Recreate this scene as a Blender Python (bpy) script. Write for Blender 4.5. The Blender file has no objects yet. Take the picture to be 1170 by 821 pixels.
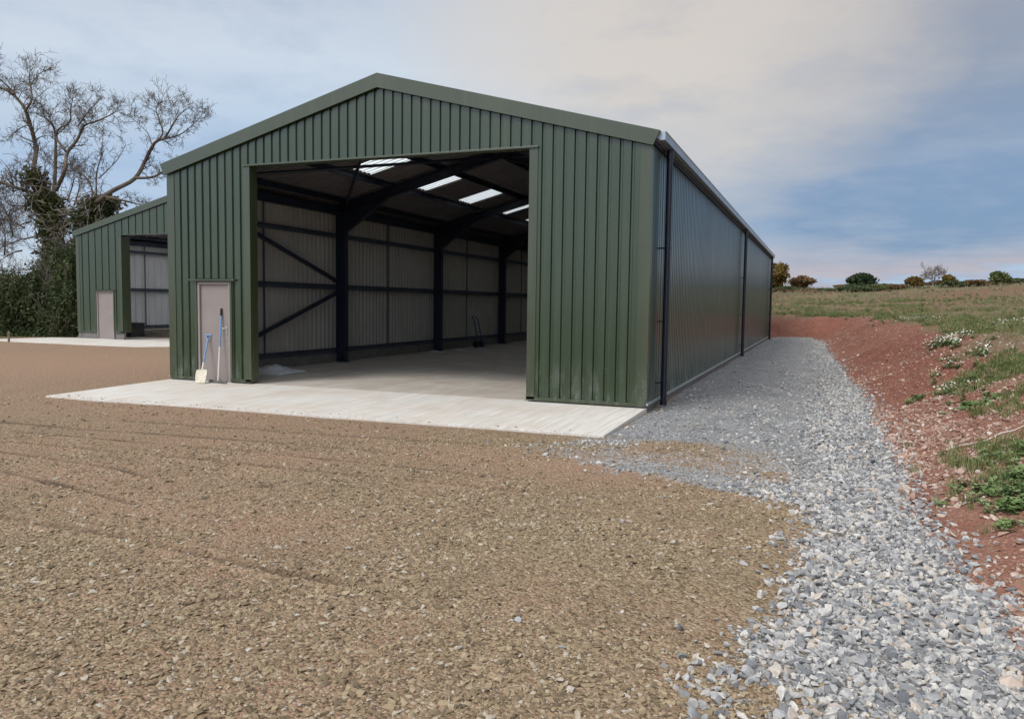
import bpy, bmesh, math, random
import numpy as np
from mathutils import Vector, Matrix, noise as mnoise

random.seed(7)
rng = np.random.default_rng(11)
SC = bpy.context.scene
COL = SC.collection
PI = math.pi

# ------------------------------------------------------------------ camera
YAW, PITCH, ROLL, FPX = 0.3747, 0.0717, 0.0135, 892.09
CAM = np.array([13.1887, -13.1159, 1.7521])


def cam_axes():
    cy, sy = math.cos(YAW), math.sin(YAW)
    r = np.array([cy, sy, 0.0]); f = np.array([-sy, cy, 0.0]); u = np.array([0, 0, 1.0])
    cp, sp = math.cos(PITCH), math.sin(PITCH)
    f2 = f * cp - u * sp; u2 = u * cp + f * sp
    cr, sr = math.cos(ROLL), math.sin(ROLL)
    return r * cr + u2 * sr, -r * sr + u2 * cr, f2


AX_R, AX_U, AX_F = cam_axes()


def at(px, py, depth):
    """Point of the place seen at a photo pixel, at its own distance (used to trace limbs and crowns)."""
    d = AX_R * (px - 585) / FPX + AX_U * (410.5 - py) / FPX + AX_F
    return CAM + d * depth


def ground_at(px, py, z=0.0):
    d = AX_R * (px - 585) / FPX + AX_U * (410.5 - py) / FPX + AX_F
    return CAM + d * ((z - CAM[2]) / d[2])


cd = bpy.data.cameras.new("camera"); cam = bpy.data.objects.new("camera", cd); COL.objects.link(cam)
cd.sensor_width = 36; cd.lens = FPX / 1170 * 36; cd.clip_end = 6000; cd.clip_start = 0.05
m = Matrix.Identity(4)
for i in range(3):
    m[i][0] = AX_R[i]; m[i][1] = AX_U[i]; m[i][2] = -AX_F[i]; m[i][3] = CAM[i]
cam.matrix_world = m
SC.camera = cam

# ------------------------------------------------------------------ helpers


class MB:
    def __init__(self):
        self.v = []; self.f = []

    def add(self, vs, fs):
        b = len(self.v); self.v += [tuple(map(float, q)) for q in vs]
        self.f += [tuple(b + i for i in q) for q in fs]

    def box(self, a, b):
        x0, y0, z0 = a; x1, y1, z1 = b
        vs = [(x, y, z) for z in (z0, z1) for (x, y) in ((x0, y0), (x1, y0), (x1, y1), (x0, y1))]
        self.add(vs, [(3, 2, 1, 0), (4, 5, 6, 7), (0, 1, 5, 4), (1, 2, 6, 5), (2, 3, 7, 6), (3, 0, 4, 7)])

    def bar(self, p0, p1, w, h, up=(0, 0, 1), off=(0, 0)):
        """box of width w and height h along p0-p1; off moves it sideways / upwards in its own frame"""
        p0 = Vector(p0); p1 = Vector(p1); t = (p1 - p0).normalized()
        u = Vector(up); s = t.cross(u)
        if s.length < 1e-4: s = t.cross(Vector((1, 0, 0)))
        s.normalize(); u = s.cross(t).normalized()
        o = s * off[0] + u * off[1]
        vs = [q + o + s * a * w / 2 + u * b * h / 2 for q in (p0, p1) for a, b in ((-1, -1), (1, -1), (1, 1), (-1, 1))]
        self.add(vs, [(3, 2, 1, 0), (4, 5, 6, 7), (0, 1, 5, 4), (1, 2, 6, 5), (2, 3, 7, 6), (3, 0, 4, 7)])

    def ibeam(self, p0, p1, h, w, up=(0, 0, 1), t=0.014):
        self.bar(p0, p1, w, t, up, (0, h / 2 - t / 2)); self.bar(p0, p1, w, t, up, (0, -h / 2 + t / 2))
        self.bar(p0, p1, t, h - 2 * t - 0.002, up)

    def tube(self, pts, rad, n=8, cap=True):
        pts = [Vector(q) for q in pts]
        if not hasattr(rad, '__len__'): rad = [rad] * len(pts)
        b = len(self.v); prev = None
        for i, q in enumerate(pts):
            t = (pts[min(i + 1, len(pts) - 1)] - pts[max(i - 1, 0)]).normalized()
            if prev is None:
                a = t.cross(Vector((0.31, 0.17, 0.93)))
                if a.length < 0.05: a = t.cross(Vector((1, 0, 0)))
            else:
                a = prev - t * prev.dot(t)
            a.normalize(); prev = a; c = t.cross(a)
            for k in range(n):
                an = 2 * PI * k / n
                self.v.append(tuple(q + (a * math.cos(an) + c * math.sin(an)) * rad[i]))
        for i in range(len(pts) - 1):
            for k in range(n):
                k2 = (k + 1) % n
                self.f.append((b + i * n + k, b + i * n + k2, b + (i + 1) * n + k2, b + (i + 1) * n + k))
        if cap:
            self.f.append(tuple(b + k for k in range(n))[::-1])
            e = b + (len(pts) - 1) * n
            self.f.append(tuple(e + k for k in range(n)))

    def prism(self, outline, d):
        """closed outline of 3D points pushed along d"""
        n = len(outline); d = Vector(d)
        vs = [Vector(q) for q in outline] + [Vector(q) + d for q in outline]
        self.add(vs, [tuple(range(n))[::-1], tuple(range(n, 2 * n))] + [(i, (i + 1) % n, n + (i + 1) % n, n + i) for i in range(n)])

    def build(self, name, mat, parent=None, smooth=False, bevel=0.0):
        me = bpy.data.meshes.new(name); me.from_pydata(self.v, [], self.f); me.validate(); me.update()
        if smooth: me.polygons.foreach_set('use_smooth', [True] * len(me.polygons))
        o = bpy.data.objects.new(name, me); COL.objects.link(o)
        if mat: me.materials.append(mat)
        if bevel:
            b = o.modifiers.new('bevel', 'BEVEL'); b.width = bevel; b.segments = 2; b.limit_method = 'ANGLE'
        if parent:
            o.parent = parent
            pl = parent.location
            par = parent
            tot = Vector((0, 0, 0))
            while par: tot += par.location; par = par.parent
            o.data.transform(Matrix.Translation(-tot))
        return o


def fast_mesh(name, co, faces_flat, nside, mat, parent=None, smooth=False):
    me = bpy.data.meshes.new(name); nf = len(faces_flat) // nside
    me.vertices.add(len(co)); me.vertices.foreach_set('co', np.asarray(co, np.float32).ravel())
    me.loops.add(len(faces_flat)); me.loops.foreach_set('vertex_index', np.asarray(faces_flat, np.int32))
    me.polygons.add(nf); me.polygons.foreach_set('loop_start', np.arange(0, nf * nside, nside, dtype=np.int32))
    if smooth: me.polygons.foreach_set('use_smooth', np.ones(nf, bool))
    me.update(calc_edges=True); me.validate()
    if mat: me.materials.append(mat)
    o = bpy.data.objects.new(name, me); COL.objects.link(o)
    if parent:
        o.parent = parent
        tot = Vector((0, 0, 0)); par = parent
        while par: tot += par.location; par = par.parent
        me.transform(Matrix.Translation(-tot))
    return o


def tag(o, label=None, cat=None, group=None, kind=None):
    if label: o['label'] = label
    if cat: o['category'] = cat
    if group: o['group'] = group
    if kind: o['kind'] = kind
    return o


def thing(name, label, cat, loc, group=None):
    o = bpy.data.objects.new(name, None); COL.objects.link(o); o.location = loc; o.empty_display_size = 0.2
    return tag(o, label, cat, group)


# ------------------------------------------------------------------ materials


def new_mat(name):
    mt = bpy.data.materials.new(name); mt.use_nodes = True
    nt = mt.node_tree
    return mt, nt, nt.nodes['Principled BSDF']


def N(nt, typ, **kw):
    n = nt.nodes.new(typ)
    for k, v in kw.items():
        if k.startswith('i_'):
            key = k[2:]
            n.inputs[int(key) if key.isdigit() else key.replace('_', ' ')].default_value = v
        else: setattr(n, k, v)
    return n


def L(nt, a, b): nt.links.new(a, b)


def ramp(nt, fac, stops, interp='LINEAR'):
    r = nt.nodes.new('ShaderNodeValToRGB'); cr = r.color_ramp; cr.interpolation = interp
    while len(cr.elements) < len(stops): cr.elements.new(0.5)
    for e, (p, c) in zip(cr.elements, stops):
        e.position = p
        e.color = (c, c, c, 1) if not hasattr(c, '__len__') else (*c, 1)
    L(nt, fac, r.inputs[0]); return r.outputs[0]


def mix(nt, fac, a, b, typ='MIX'):
    n = nt.nodes.new('ShaderNodeMix'); n.data_type = 'RGBA'; n.blend_type = typ
    for s, v in ((n.inputs[0], fac), (n.inputs[6], a), (n.inputs[7], b)):
        if hasattr(v, 'node'): L(nt, v, s)
        elif hasattr(v, '__len__'): s.default_value = (*v[:3], 1)
        else: s.default_value = v
    return n.outputs[2]


def mth(nt, op, a, b=0.0, clamp=False):
    n = nt.nodes.new('ShaderNodeMath'); n.operation = op; n.use_clamp = clamp
    for s, v in ((n.inputs[0], a), (n.inputs[1], b)):
        if hasattr(v, 'node'): L(nt, v, s)
        else: s.default_value = v
    return n.outputs[0]


def pos(nt, scale=(1, 1, 1), rot=(0, 0, 0)):
    g = nt.nodes.new('ShaderNodeNewGeometry'); mp = nt.nodes.new('ShaderNodeMapping')
    mp.inputs['Scale'].default_value = scale; mp.inputs['Rotation'].default_value = rot
    L(nt, g.outputs['Position'], mp.inputs['Vector']); return mp.outputs[0]


def noise(nt, vec, scale, detail=5, rough=0.6, out=0):
    n = N(nt, 'ShaderNodeTexNoise', i_Scale=scale, i_Detail=detail, i_Roughness=rough)
    L(nt, vec, n.inputs['Vector']); return n.outputs[out]


def bump(nt, h, strength, dist, bs):
    b = N(nt, 'ShaderNodeBump', i_Strength=strength, i_Distance=dist); L(nt, h, b.inputs['Height'])
    L(nt, b.outputs[0], bs.inputs['Normal']); return b


def plain(name, col, rough=0.6, metal=0.0, spec=0.5, var=0.15, scale=3.0, stretch=(1, 1, 1), bmp=0.0):
    mt, nt, bs = new_mat(name)
    v = pos(nt, stretch)
    f = noise(nt, v, scale)
    c = mix(nt, ramp(nt, f, [(0.3, 0.0), (0.7, 1.0)]), [x * (1 - var) for x in col], [min(1, x * (1 + var)) for x in col])
    L(nt, c, bs.inputs['Base Color'])
    L(nt, ramp(nt, noise(nt, v, scale * 2.3), [(0.3, max(0, rough - 0.07)), (0.7, min(1, rough + 0.07))]), bs.inputs['Roughness'])
    bs.inputs['Metallic'].default_value = metal; bs.inputs['Specular IOR Level'].default_value = spec
    if bmp: bump(nt, noise(nt, v, scale * 8), bmp, 0.01, bs)
    return mt


def clad_mat(name, col, col2, rough, spec, stain=0.0, coat=0.0):
    """coated steel sheet: slight tone drift from sheet to sheet, dust streaks, cement splashes near its foot"""
    mt, nt, bs = new_mat(name)
    v = pos(nt)
    st = pos(nt, (2.2, 2.2, 0.12))
    streak = noise(nt, st, 2.5, 6, 0.65)
    big = noise(nt, v, 0.45, 3)
    c = mix(nt, ramp(nt, big, [(0.35, 0.0), (0.65, 1.0)]), col, col2)
    c = mix(nt, ramp(nt, streak, [(0.47, 0.0), (0.8, 0.25)]), c, (0.085, 0.105, 0.055))
    if stain:
        sp = N(nt, 'ShaderNodeSeparateXYZ'); L(nt, v, sp.inputs[0])
        low = N(nt, 'ShaderNodeMapRange', i_1=0.85, i_2=0.05, i_3=0.0, i_4=1.0, clamp=True)
        L(nt, sp.outputs[2], low.inputs[0])
        spl = ramp(nt, noise(nt, pos(nt, (3.2, 3.2, 0.9)), 1.6, 6, 0.7), [(0.47, 0.0), (0.68, 1.0)])
        fine = ramp(nt, noise(nt, v, 26, 4, 0.7), [(0.4, 0.2), (0.7, 1.0)])
        msk = mth(nt, 'MULTIPLY', mth(nt, 'MULTIPLY', low.outputs[0], spl), mth(nt, 'MULTIPLY', fine, stain))
        c = mix(nt, msk, c, (0.42, 0.44, 0.42))
    L(nt, c, bs.inputs['Base Color'])
    L(nt, ramp(nt, streak, [(0.3, rough - 0.05), (0.75, rough + 0.12)]), bs.inputs['Roughness'])
    bs.inputs['Specular IOR Level'].default_value = spec
    bs.inputs['Coat Weight'].default_value = coat; bs.inputs['Coat Roughness'].default_value = 0.22
    bump(nt, noise(nt, pos(nt, (3, 3, 0.7)), 1.4, 3), 0.12, 0.02, bs)
    return mt


M = {}
M['clad'] = clad_mat('green_clad', (0.013, 0.030, 0.007), (0.020, 0.036, 0.011), 0.33, 0.5, 0.5, 0.6)
M['clad_sky_tint'] = clad_mat('green_clad_sky_tint', (0.015, 0.042, 0.027), (0.020, 0.048, 0.032), 0.34, 0.5, 0.8, 0.35)  # same green sheet, sky reflection on the side wall tinted into its colour
M['trim'] = clad_mat('green_trim', (0.030, 0.042, 0.015), (0.036, 0.047, 0.018), 0.36, 0.5, 0.35, 0.6)
M['lining'] = plain('sheet_reverse', (0.40, 0.375, 0.335), 0.5, 0, 0.4, 0.1, 1.2)
M['white_lining'] = plain('white_sheet_reverse', (0.62, 0.62, 0.64), 0.5, 0, 0.4, 0.06, 1.2)
M['roof_under'] = plain('roof_sheet_reverse', (0.16, 0.15, 0.155), 0.7, 0, 0.3, 0.1, 1.2)
M['roof'] = plain('roof_sheet', (0.11, 0.12, 0.115), 0.6, 0, 0.4, 0.15, 1.2)
M['steel'] = plain('blue_black_steel_paint', (0.016, 0.022, 0.040), 0.45, 0.0, 0.45, 0.25, 2)
M['purlin'] = plain('galvanised_purlin', (0.085, 0.10, 0.125), 0.42, 0.45, 0.5, 0.2, 2)
M['galv'] = plain('galvanised_gutter', (0.36, 0.40, 0.44), 0.38, 0.55, 0.5, 0.15, 4)
M['galvtrim'] = plain('galvanised_trim', (0.40, 0.44, 0.46), 0.4, 0.4, 0.5, 0.15, 4)
M['pipe'] = plain('dark_pipe_plastic', (0.012, 0.015, 0.024), 0.35, 0, 0.5, 0.2, 3)
M['door'] = plain('door_grey_paint', (0.255, 0.215, 0.20), 0.5, 0, 0.45, 0.06, 2)
M['doorframe'] = plain('door_frame_paint', (0.27, 0.235, 0.215), 0.5, 0, 0.45, 0.06, 2)
M['chrome'] = plain('lock_steel', (0.6, 0.6, 0.58), 0.3, 0.9, 0.5, 0.1, 20)
M['black'] = plain('black_rubber', (0.012, 0.012, 0.013), 0.6, 0, 0.4, 0.2, 20)
M['blue'] = plain('blue_handle_coating', (0.14, 0.27, 0.48), 0.45, 0, 0.5, 0.15, 12)
M['ash'] = plain('bare_white_shaft', (0.62, 0.59, 0.54), 0.6, 0, 0.4, 0.12, 12, (1, 1, 0.2))
M['blade'] = plain('cement_coated_blade', (0.60, 0.55, 0.44), 0.75, 0, 0.3, 0.2, 14, bmp=0.2)
M['plinth'] = plain('plinth_concrete', (0.16, 0.15, 0.14), 0.85, 0, 0.3, 0.25, 3, bmp=0.3)
M['sheet'] = plain('white_polythene', (0.62, 0.64, 0.67), 0.35, 0, 0.5, 0.08, 5)
M['timber'] = plain('grey_timber', (0.20, 0.165, 0.125), 0.8, 0, 0.3, 0.3, 4, (6, 1, 6), bmp=0.3)
M['darkbox'] = plain('dark_crate', (0.035, 0.035, 0.037), 0.6, 0, 0.4, 0.25, 4)
M['bark'] = plain('bark', (0.115, 0.098, 0.082), 0.9, 0, 0.2, 0.4, 5, (2, 2, 0.5), bmp=0.5)
M['twig'] = plain('twig_bark', (0.125, 0.098, 0.076), 0.9, 0, 0.2, 0.3, 3)
M['pale_twig'] = plain('pale_twig_bark', (0.24, 0.21, 0.19), 0.9, 0, 0.2, 0.25, 3)
M['bluepaint'] = plain('blue_barrow_paint', (0.02, 0.075, 0.17), 0.5, 0, 0.5, 0.2, 5)
M['palerock'] = plain('pale_pink_stone', (0.52, 0.43, 0.36), 0.85, 0, 0.3, 0.25, 9, bmp=0.4)


def sky_light_mat():
    mt, nt, bs = new_mat('translucent_rooflight')
    out = nt.nodes['Material Output']
    tr = N(nt, 'ShaderNodeBsdfTranslucent'); df = N(nt, 'ShaderNodeBsdfDiffuse'); mx = N(nt, 'ShaderNodeMixShader')
    v = pos(nt)
    c = mix(nt, noise(nt, v, 3.0), (0.80, 0.86, 0.88), (0.92, 0.95, 0.95))
    L(nt, c, tr.inputs[0]); L(nt, c, df.inputs[0]); mx.inputs[0].default_value = 0.88
    L(nt, df.outputs[0], mx.inputs[1]); L(nt, tr.outputs[0], mx.inputs[2]); L(nt, mx.outputs[0], out.inputs[0])
    return mt


M['rooflight'] = sky_light_mat()


def concrete_mat(name, c1, c2, dirt, streak_scale, rough):
    mt, nt, bs = new_mat(name)
    v = pos(nt)
    sv = pos(nt, streak_scale, (0, 0, 0.06))
    s = noise(nt, sv, 2.2, 6, 0.7)
    c = mix(nt, ramp(nt, s, [(0.3, 0.0), (0.72, 1.0)]), c1, c2)
    c = mix(nt, ramp(nt, noise(nt, v, 0.75, 6, 0.65), [(0.44, 0.0), (0.72, 0.75)]), c, dirt)
    c = mix(nt, ramp(nt, noise(nt, v, 45, 4, 0.7), [(0.35, 0.0), (0.7, 0.22)]), c, [x * 0.55 for x in c1])
    L(nt, c, bs.inputs['Base Color']); bs.inputs['Roughness'].default_value = rough
    bs.inputs['Specular IOR Level'].default_value = 0.3
    h = mix(nt, 0.5, s, noise(nt, v, 60, 4))
    bump(nt, h, 0.35, 0.01, bs)
    return mt


M['apron'] = concrete_mat('brushed_concrete', (0.50, 0.475, 0.44), (0.78, 0.755, 0.71), (0.54, 0.45, 0.36), (7, 0.28, 1), 0.8)
M['floor'] = concrete_mat('power_floated_concrete', (0.43, 0.39, 0.34), (0.62, 0.58, 0.53), (0.36, 0.29, 0.235), (1.5, 0.35, 1), 0.62)


def ground_mat():
    mt, nt, bs = new_mat('ground_surface')
    v = pos(nt)
    A = {}
    for k in ('gravel', 'soil', 'grass', 'rut', 'clay'):
        a = N(nt, 'ShaderNodeAttribute', attribute_name=k); A[k] = a.outputs['Fac']
    # yard: rolled brown stone and mud
    big = noise(nt, v, 0.35, 4, 0.6)
    mid = noise(nt, v, 1.6, 6, 0.65)
    vo = N(nt, 'ShaderNodeTexVoronoi', i_Scale=46.0, i_Randomness=1.0); L(nt, v, vo.inputs['Vector'])
    vo2 = N(nt, 'ShaderNodeTexVoronoi', i_Scale=17.0); L(nt, v, vo2.inputs['Vector'])
    sepc = N(nt, 'ShaderNodeSeparateColor'); L(nt, vo.outputs['Color'], sepc.inputs[0])
    chips = sepc.outputs[0]
    yard = mix(nt, ramp(nt, big, [(0.36, 0.0), (0.64, 1.0)]), (0.295, 0.213, 0.130), (0.325, 0.208, 0.138))
    yard = mix(nt, ramp(nt, mid, [(0.40, 0.0), (0.68, 0.65)]), yard, (0.215, 0.163, 0.10))
    yard = mix(nt, ramp(nt, chips, [(0.0, 0.0), (0.6, 0.0), (1.0, 0.65)]), yard, (0.44, 0.355, 0.255))
    yard = mix(nt, ramp(nt, chips, [(0.0, 0.7), (0.35, 0.0)]), yard, (0.10, 0.074, 0.05))
    cl_ = mth(nt, 'MULTIPLY', A['clay'], ramp(nt, mid, [(0.30, 0.35), (0.6, 1.0)]))
    yard = mix(nt, mth(nt, 'MULTIPLY', cl_, 0.75), yard, (0.375, 0.235, 0.165))
    yard = mix(nt, mth(nt, 'MULTIPLY', A['rut'], 1.0, True), yard, (0.085, 0.062, 0.043))
    # compacted grey stone
    grey = mix(nt, ramp(nt, mid, [(0.35, 0.0), (0.65, 1.0)]), (0.175, 0.178, 0.184), (0.29, 0.29, 0.29))
    grey = mix(nt, ramp(nt, chips, [(0.0, 0.0), (0.5, 0.0), (1.0, 0.8)]), grey, (0.52, 0.52, 0.52))
    grey = mix(nt, ramp(nt, chips, [(0.0, 0.6), (0.3, 0.0)]), grey, (0.07, 0.072, 0.078))
    edge = mth(nt, 'ADD', A['gravel'], mth(nt, 'MULTIPLY', mth(nt, 'SUBTRACT', mid, 0.5), 0.9))
    edge = mth(nt, 'ADD', edge, mth(nt, 'MULTIPLY', mth(nt, 'SUBTRACT', chips, 0.5), 0.5))
    c = mix(nt, ramp(nt, edge, [(0.40, 0.0), (0.62, 1.0)]), yard, grey)
    # cut red earth
    soil = mix(nt, ramp(nt, mid, [(0.33, 0.0), (0.68, 1.0)]), (0.165, 0.052, 0.032), (0.245, 0.090, 0.058))
    soil = mix(nt, ramp(nt, big, [(0.4, 0.0), (0.65, 0.6)]), soil, (0.25, 0.112, 0.074))
    soil = mix(nt, ramp(nt, chips, [(0.0, 0.0), (0.72, 0.0), (1.0, 0.6)]), soil, (0.50, 0.36, 0.29))
    soil = mix(nt, mth(nt, 'MULTIPLY', A['clay'], 0.5), soil, mix(nt, ramp(nt, mid, [(0.35, 0.0), (0.65, 1.0)]), (0.25, 0.125, 0.088), (0.36, 0.22, 0.165)))
    sedge = mth(nt, 'ADD', A['soil'], mth(nt, 'MULTIPLY', mth(nt, 'SUBTRACT', mid, 0.5), 0.8))
    c = mix(nt, ramp(nt, sedge, [(0.42, 0.0), (0.58, 1.0)]), c, soil)
    # rough weedy field
    fv = pos(nt, (1.0, 0.45, 1.0), (0, 0, 0.35))
    fn = noise(nt, fv, 0.30, 8, 0.68)
    fld = mix(nt, ramp(nt, fn, [(0.40, 0.0), (0.58, 1.0)]), (0.195, 0.130, 0.082), (0.112, 0.118, 0.045))
    fld = mix(nt, ramp(nt, noise(nt, v, 0.11, 6, 0.6), [(0.44, 0.0), (0.58, 0.9)]), fld, (0.185, 0.095, 0.062))
    fld = mix(nt, ramp(nt, noise(nt, v, 5.0, 6, 0.7), [(0.45, 0.0), (0.75, 0.7)]), fld, (0.31, 0.26, 0.16))
    gedge = mth(nt, 'ADD', A['grass'], mth(nt, 'MULTIPLY', mth(nt, 'SUBTRACT', noise(nt, v, 0.9, 6, 0.7), 0.5), 1.3))
    c = mix(nt, ramp(nt, gedge, [(0.42, 0.0), (0.62, 1.0)]), c, fld)
    L(nt, c, bs.inputs['Base Color']); bs.inputs['Roughness'].default_value = 0.92
    bs.inputs['Specular IOR Level'].default_value = 0.2
    h1 = mth(nt, 'MULTIPLY', vo.outputs['Distance'], -1.0)
    h2 = mth(nt, 'MULTIPLY', vo2.outputs['Distance'], -0.8)
    h = mth(nt, 'ADD', mth(nt, 'ADD', h1, h2), mth(nt, 'MULTIPLY', mid, 1.2))
    bump(nt, h, 1.0, 0.022, bs)
    return mt


def stone_mat(name, stops, rough=0.85):
    mt, nt, bs = new_mat(name)
    oi = N(nt, 'ShaderNodeObjectInfo')
    c = ramp(nt, oi.outputs['Random'], stops)
    t = N(nt, 'ShaderNodeTexCoord')
    n = noise(nt, t.outputs['Object'], 2.5, 5, 0.7)
    c = mix(nt, ramp(nt, n, [(0.35, 0.35), (0.6, 0.0)]), c, (0.10, 0.085, 0.07))
    L(nt, c, bs.inputs['Base Color']); bs.inputs['Roughness'].default_value = rough
    bs.inputs['Specular IOR Level'].default_value = 0.3
    return mt


def leaf_mat(name, stops, nscale=0.8, trans=0.25):
    mt, nt, bs = new_mat(name)
    v = pos(nt)
    f = mix(nt, 0.5, noise(nt, v, nscale, 3), noise(nt, v, nscale * 9, 3, 0.7))
    c = ramp(nt, f, stops)
    L(nt, c, bs.inputs['Base Color']); bs.inputs['Roughness'].default_value = 0.6
    bs.inputs['Specular IOR Level'].default_value = 0.3
    if trans:
        out = nt.nodes['Material Output']; tr = N(nt, 'ShaderNodeBsdfTranslucent'); mx = N(nt, 'ShaderNodeMixShader', i_0=trans)
        L(nt, c, tr.inputs[0]); L(nt, bs.outputs[0], mx.inputs[1]); L(nt, tr.outputs[0], mx.inputs[2]); L(nt, mx.outputs[0], out.inputs[0])
    return mt


M['ground'] = ground_mat()
M['grey_stone'] = stone_mat('grey_crushed_stone', [(0, (0.17, 0.18, 0.195)), (0.30, (0.31, 0.315, 0.322)), (0.64, (0.50, 0.495, 0.485)), (0.78, (0.62, 0.59, 0.55)), (0.88, (0.48, 0.395, 0.32)), (0.93, (0.40, 0.41, 0.43)), (1.0, (0.12, 0.13, 0.15))])
M['brown_stone'] = stone_mat('brown_crushed_stone', [(0, (0.13, 0.10, 0.062)), (0.35, (0.27, 0.202, 0.122)), (0.55, (0.315, 0.24, 0.147)), (0.85, (0.405, 0.318, 0.205)), (0.99, (0.46, 0.42, 0.35)), (1.0, (0.50, 0.46, 0.40))])
M['pink_stone'] = stone_mat('pink_field_stone', [(0, (0.27, 0.145, 0.105)), (0.5, (0.40, 0.26, 0.20)), (0.88, (0.56, 0.44, 0.36)), (1.0, (0.66, 0.60, 0.54))])
M['blade_green'] = stone_mat('grass_blades', [(0, (0.115, 0.165, 0.04)), (0.5, (0.15, 0.195, 0.055)), (0.8, (0.22, 0.22, 0.09)), (1.0, (0.32, 0.27, 0.15))], 0.7)
M['straw'] = stone_mat('dry_straw', [(0, (0.24, 0.19, 0.11)), (0.6, (0.36, 0.30, 0.19)), (1.0, (0.17, 0.15, 0.07))], 0.8)
M['weed'] = stone_mat('weed_leaves', [(0, (0.11, 0.20, 0.05)), (0.6, (0.17, 0.27, 0.085)), (1.0, (0.27, 0.34, 0.16))], 0.6)
M['petal'] = stone_mat('white_flowers', [(0, (0.62, 0.62, 0.52)), (1, (0.78, 0.78, 0.72))], 0.6)
M['hedge'] = leaf_mat('hedge_leaves', [(0.3, (0.026, 0.042, 0.016)), (0.5, (0.062, 0.086, 0.030)), (0.64, (0.145, 0.145, 0.060))])
M['ivy'] = leaf_mat('ivy_leaves', [(0.3, (0.030, 0.042, 0.015)), (0.5, (0.080, 0.088, 0.030)), (0.7, (0.17, 0.155, 0.065))])
M['autumn'] = leaf_mat('autumn_leaves', [(0.3, (0.07, 0.055, 0.015)), (0.5, (0.16, 0.105, 0.025)), (0.72, (0.25, 0.165, 0.045))], 0.5)
M['russet'] = leaf_mat('russet_leaves', [(0.3, (0.085, 0.055, 0.028)), (0.5, (0.17, 0.10, 0.045)), (0.72, (0.23, 0.155, 0.07))], 0.5)
M['holm'] = leaf_mat('evergreen_leaves', [(0.3, (0.018, 0.034, 0.015)), (0.55, (0.040, 0.062, 0.024)), (0.75, (0.085, 0.10, 0.035))], 0.5)
M['gorse'] = leaf_mat('gorse_leaves', [(0.3, (0.06, 0.085, 0.025)), (0.55, (0.14, 0.155, 0.055)), (0.75, (0.25, 0.24, 0.10))], 0.5)
M['hedgerow'] = leaf_mat('hedgerow_leaves', [(0.3, (0.045, 0.068, 0.028)), (0.55, (0.085, 0.11, 0.045)), (0.75, (0.16, 0.16, 0.075))], 0.5)

# ------------------------------------------------------------------ terrain


def sstep(a, b, x):
    t = np.clip((np.asarray(x, float) - a) / (b - a), 0, 1); return t * t * (3 - 2 * t)


EDGE_Y = np.array([-14, -9.5, -8.5, -7.4, -5.8, -4, -0.7, 6.2, 21, 30, 33, 36])
EDGE_X = np.array([14.6, 14.25, 14.16, 14.1, 13.96, 13.98, 14.0, 13.95, 13.5, 13.35, 12.9, 12.4])
LEFT_Y = np.array([-14, -9.9, -9.5, -9.1, -8.5, -7.4, -6.4, -5.5, -5.0, -4.5, -3.9, -3.2, -2.7])
LEFT_X = np.array([12.85, 12.98, 12.9, 12.9, 13.08, 13.27, 13.36, 13.1, 12.0, 10.9, 9.9, 10.2, 10.47])


def fbm(x, y, sc, oct=4, seed=0.0):
    """cheap smooth noise from sums of rotated sines (vectorised)"""
    out = np.zeros_like(x, float); a = 1.0; tot = 0
    r = np.random.default_rng(int(seed * 10) + 5)
    for o in range(oct):
        for k in range(4):
            th = r.uniform(0, 2 * PI); ph = r.uniform(0, 2 * PI); fr = r.uniform(0.7, 1.4) * sc * 2 ** o
            out += a * np.sin((x * math.cos(th) + y * math.sin(th)) * fr + ph + 1.3 * np.sin((x * math.sin(th) - y * math.cos(th)) * fr * 0.6 + ph * 2))
        tot += a * 2.2; a *= 0.55
    return out / tot


RUTS = [([(6.0, -8.66), (6.89, -8.70), (8.18, -8.73), (9.37, -8.83), (9.93, -8.90), (10.4, -8.93)], 0.045, 0.03),
        ([(2.2, -6.42), (3.51, -6.33), (4.94, -6.24), (7.5, -6.17), (9.1, -6.05), (10.75, -6.05)], 0.05, 0.024),
        ([(3.2, -6.7), (4.18, -6.8), (5.09, -6.83), (5.73, -6.9), (6.25, -6.95), (6.83, -7.11)], 0.045, 0.02),
        ([(9.69, -9.57), (9.9, -9.35)], 0.025, 0.012), ([(2.0, -5.3), (5.5, -5.05), (8.2, -4.85)], 0.05, 0.012),
        ([(-3, -2.2), (-9, 1.5), (-14, 5.5)], 0.10, 0.02), ([(-2, -3.6), (-8.5, 0.2), (-15, 4.8)], 0.10, 0.02),
        ([(3.0, -5.75), (6.0, -5.62), (9.0, -5.5), (10.4, -5.55)], 0.035, 0.012), ([(2.5, -7.3), (5.2, -7.5), (7.6, -7.95)], 0.035, 0.012), ([(3.5, -4.4), (7.0, -4.15), (9.0, -3.9)], 0.04, 0.010)]


def rut_field(x, y):
    h = np.zeros_like(x, float); mk = np.zeros_like(x, float)
    wob = 0.022 * fbm(x, y, 5.0, 2, 3.0); amp = 0.75 + 0.35 * fbm(x, y, 2.6, 2, 9.0)
    for pts, w, dp in RUTS:
        best = np.full_like(x, 9.0, float)
        for (ax, ay), (bx, by) in zip(pts[:-1], pts[1:]):
            dx, dy = bx - ax, by - ay; l2 = dx * dx + dy * dy
            t = np.clip(((x - ax) * dx + (y - ay) * dy) / l2, 0, 1)
            best = np.minimum(best, np.hypot(x - ax - t * dx, y - ay - t * dy))
        d = best + wob
        g = np.exp(-(d / w) ** 2) * np.clip(amp, 0.1, 1.2)
        rim = np.exp(-((d - 2.0 * w) / (1.1 * w)) ** 2) * 0.55 * np.clip(amp, 0, 1.2)
        h += 1.6 * dp * (rim - g); mk = np.maximum(mk, g)
    return h, mk


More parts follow.
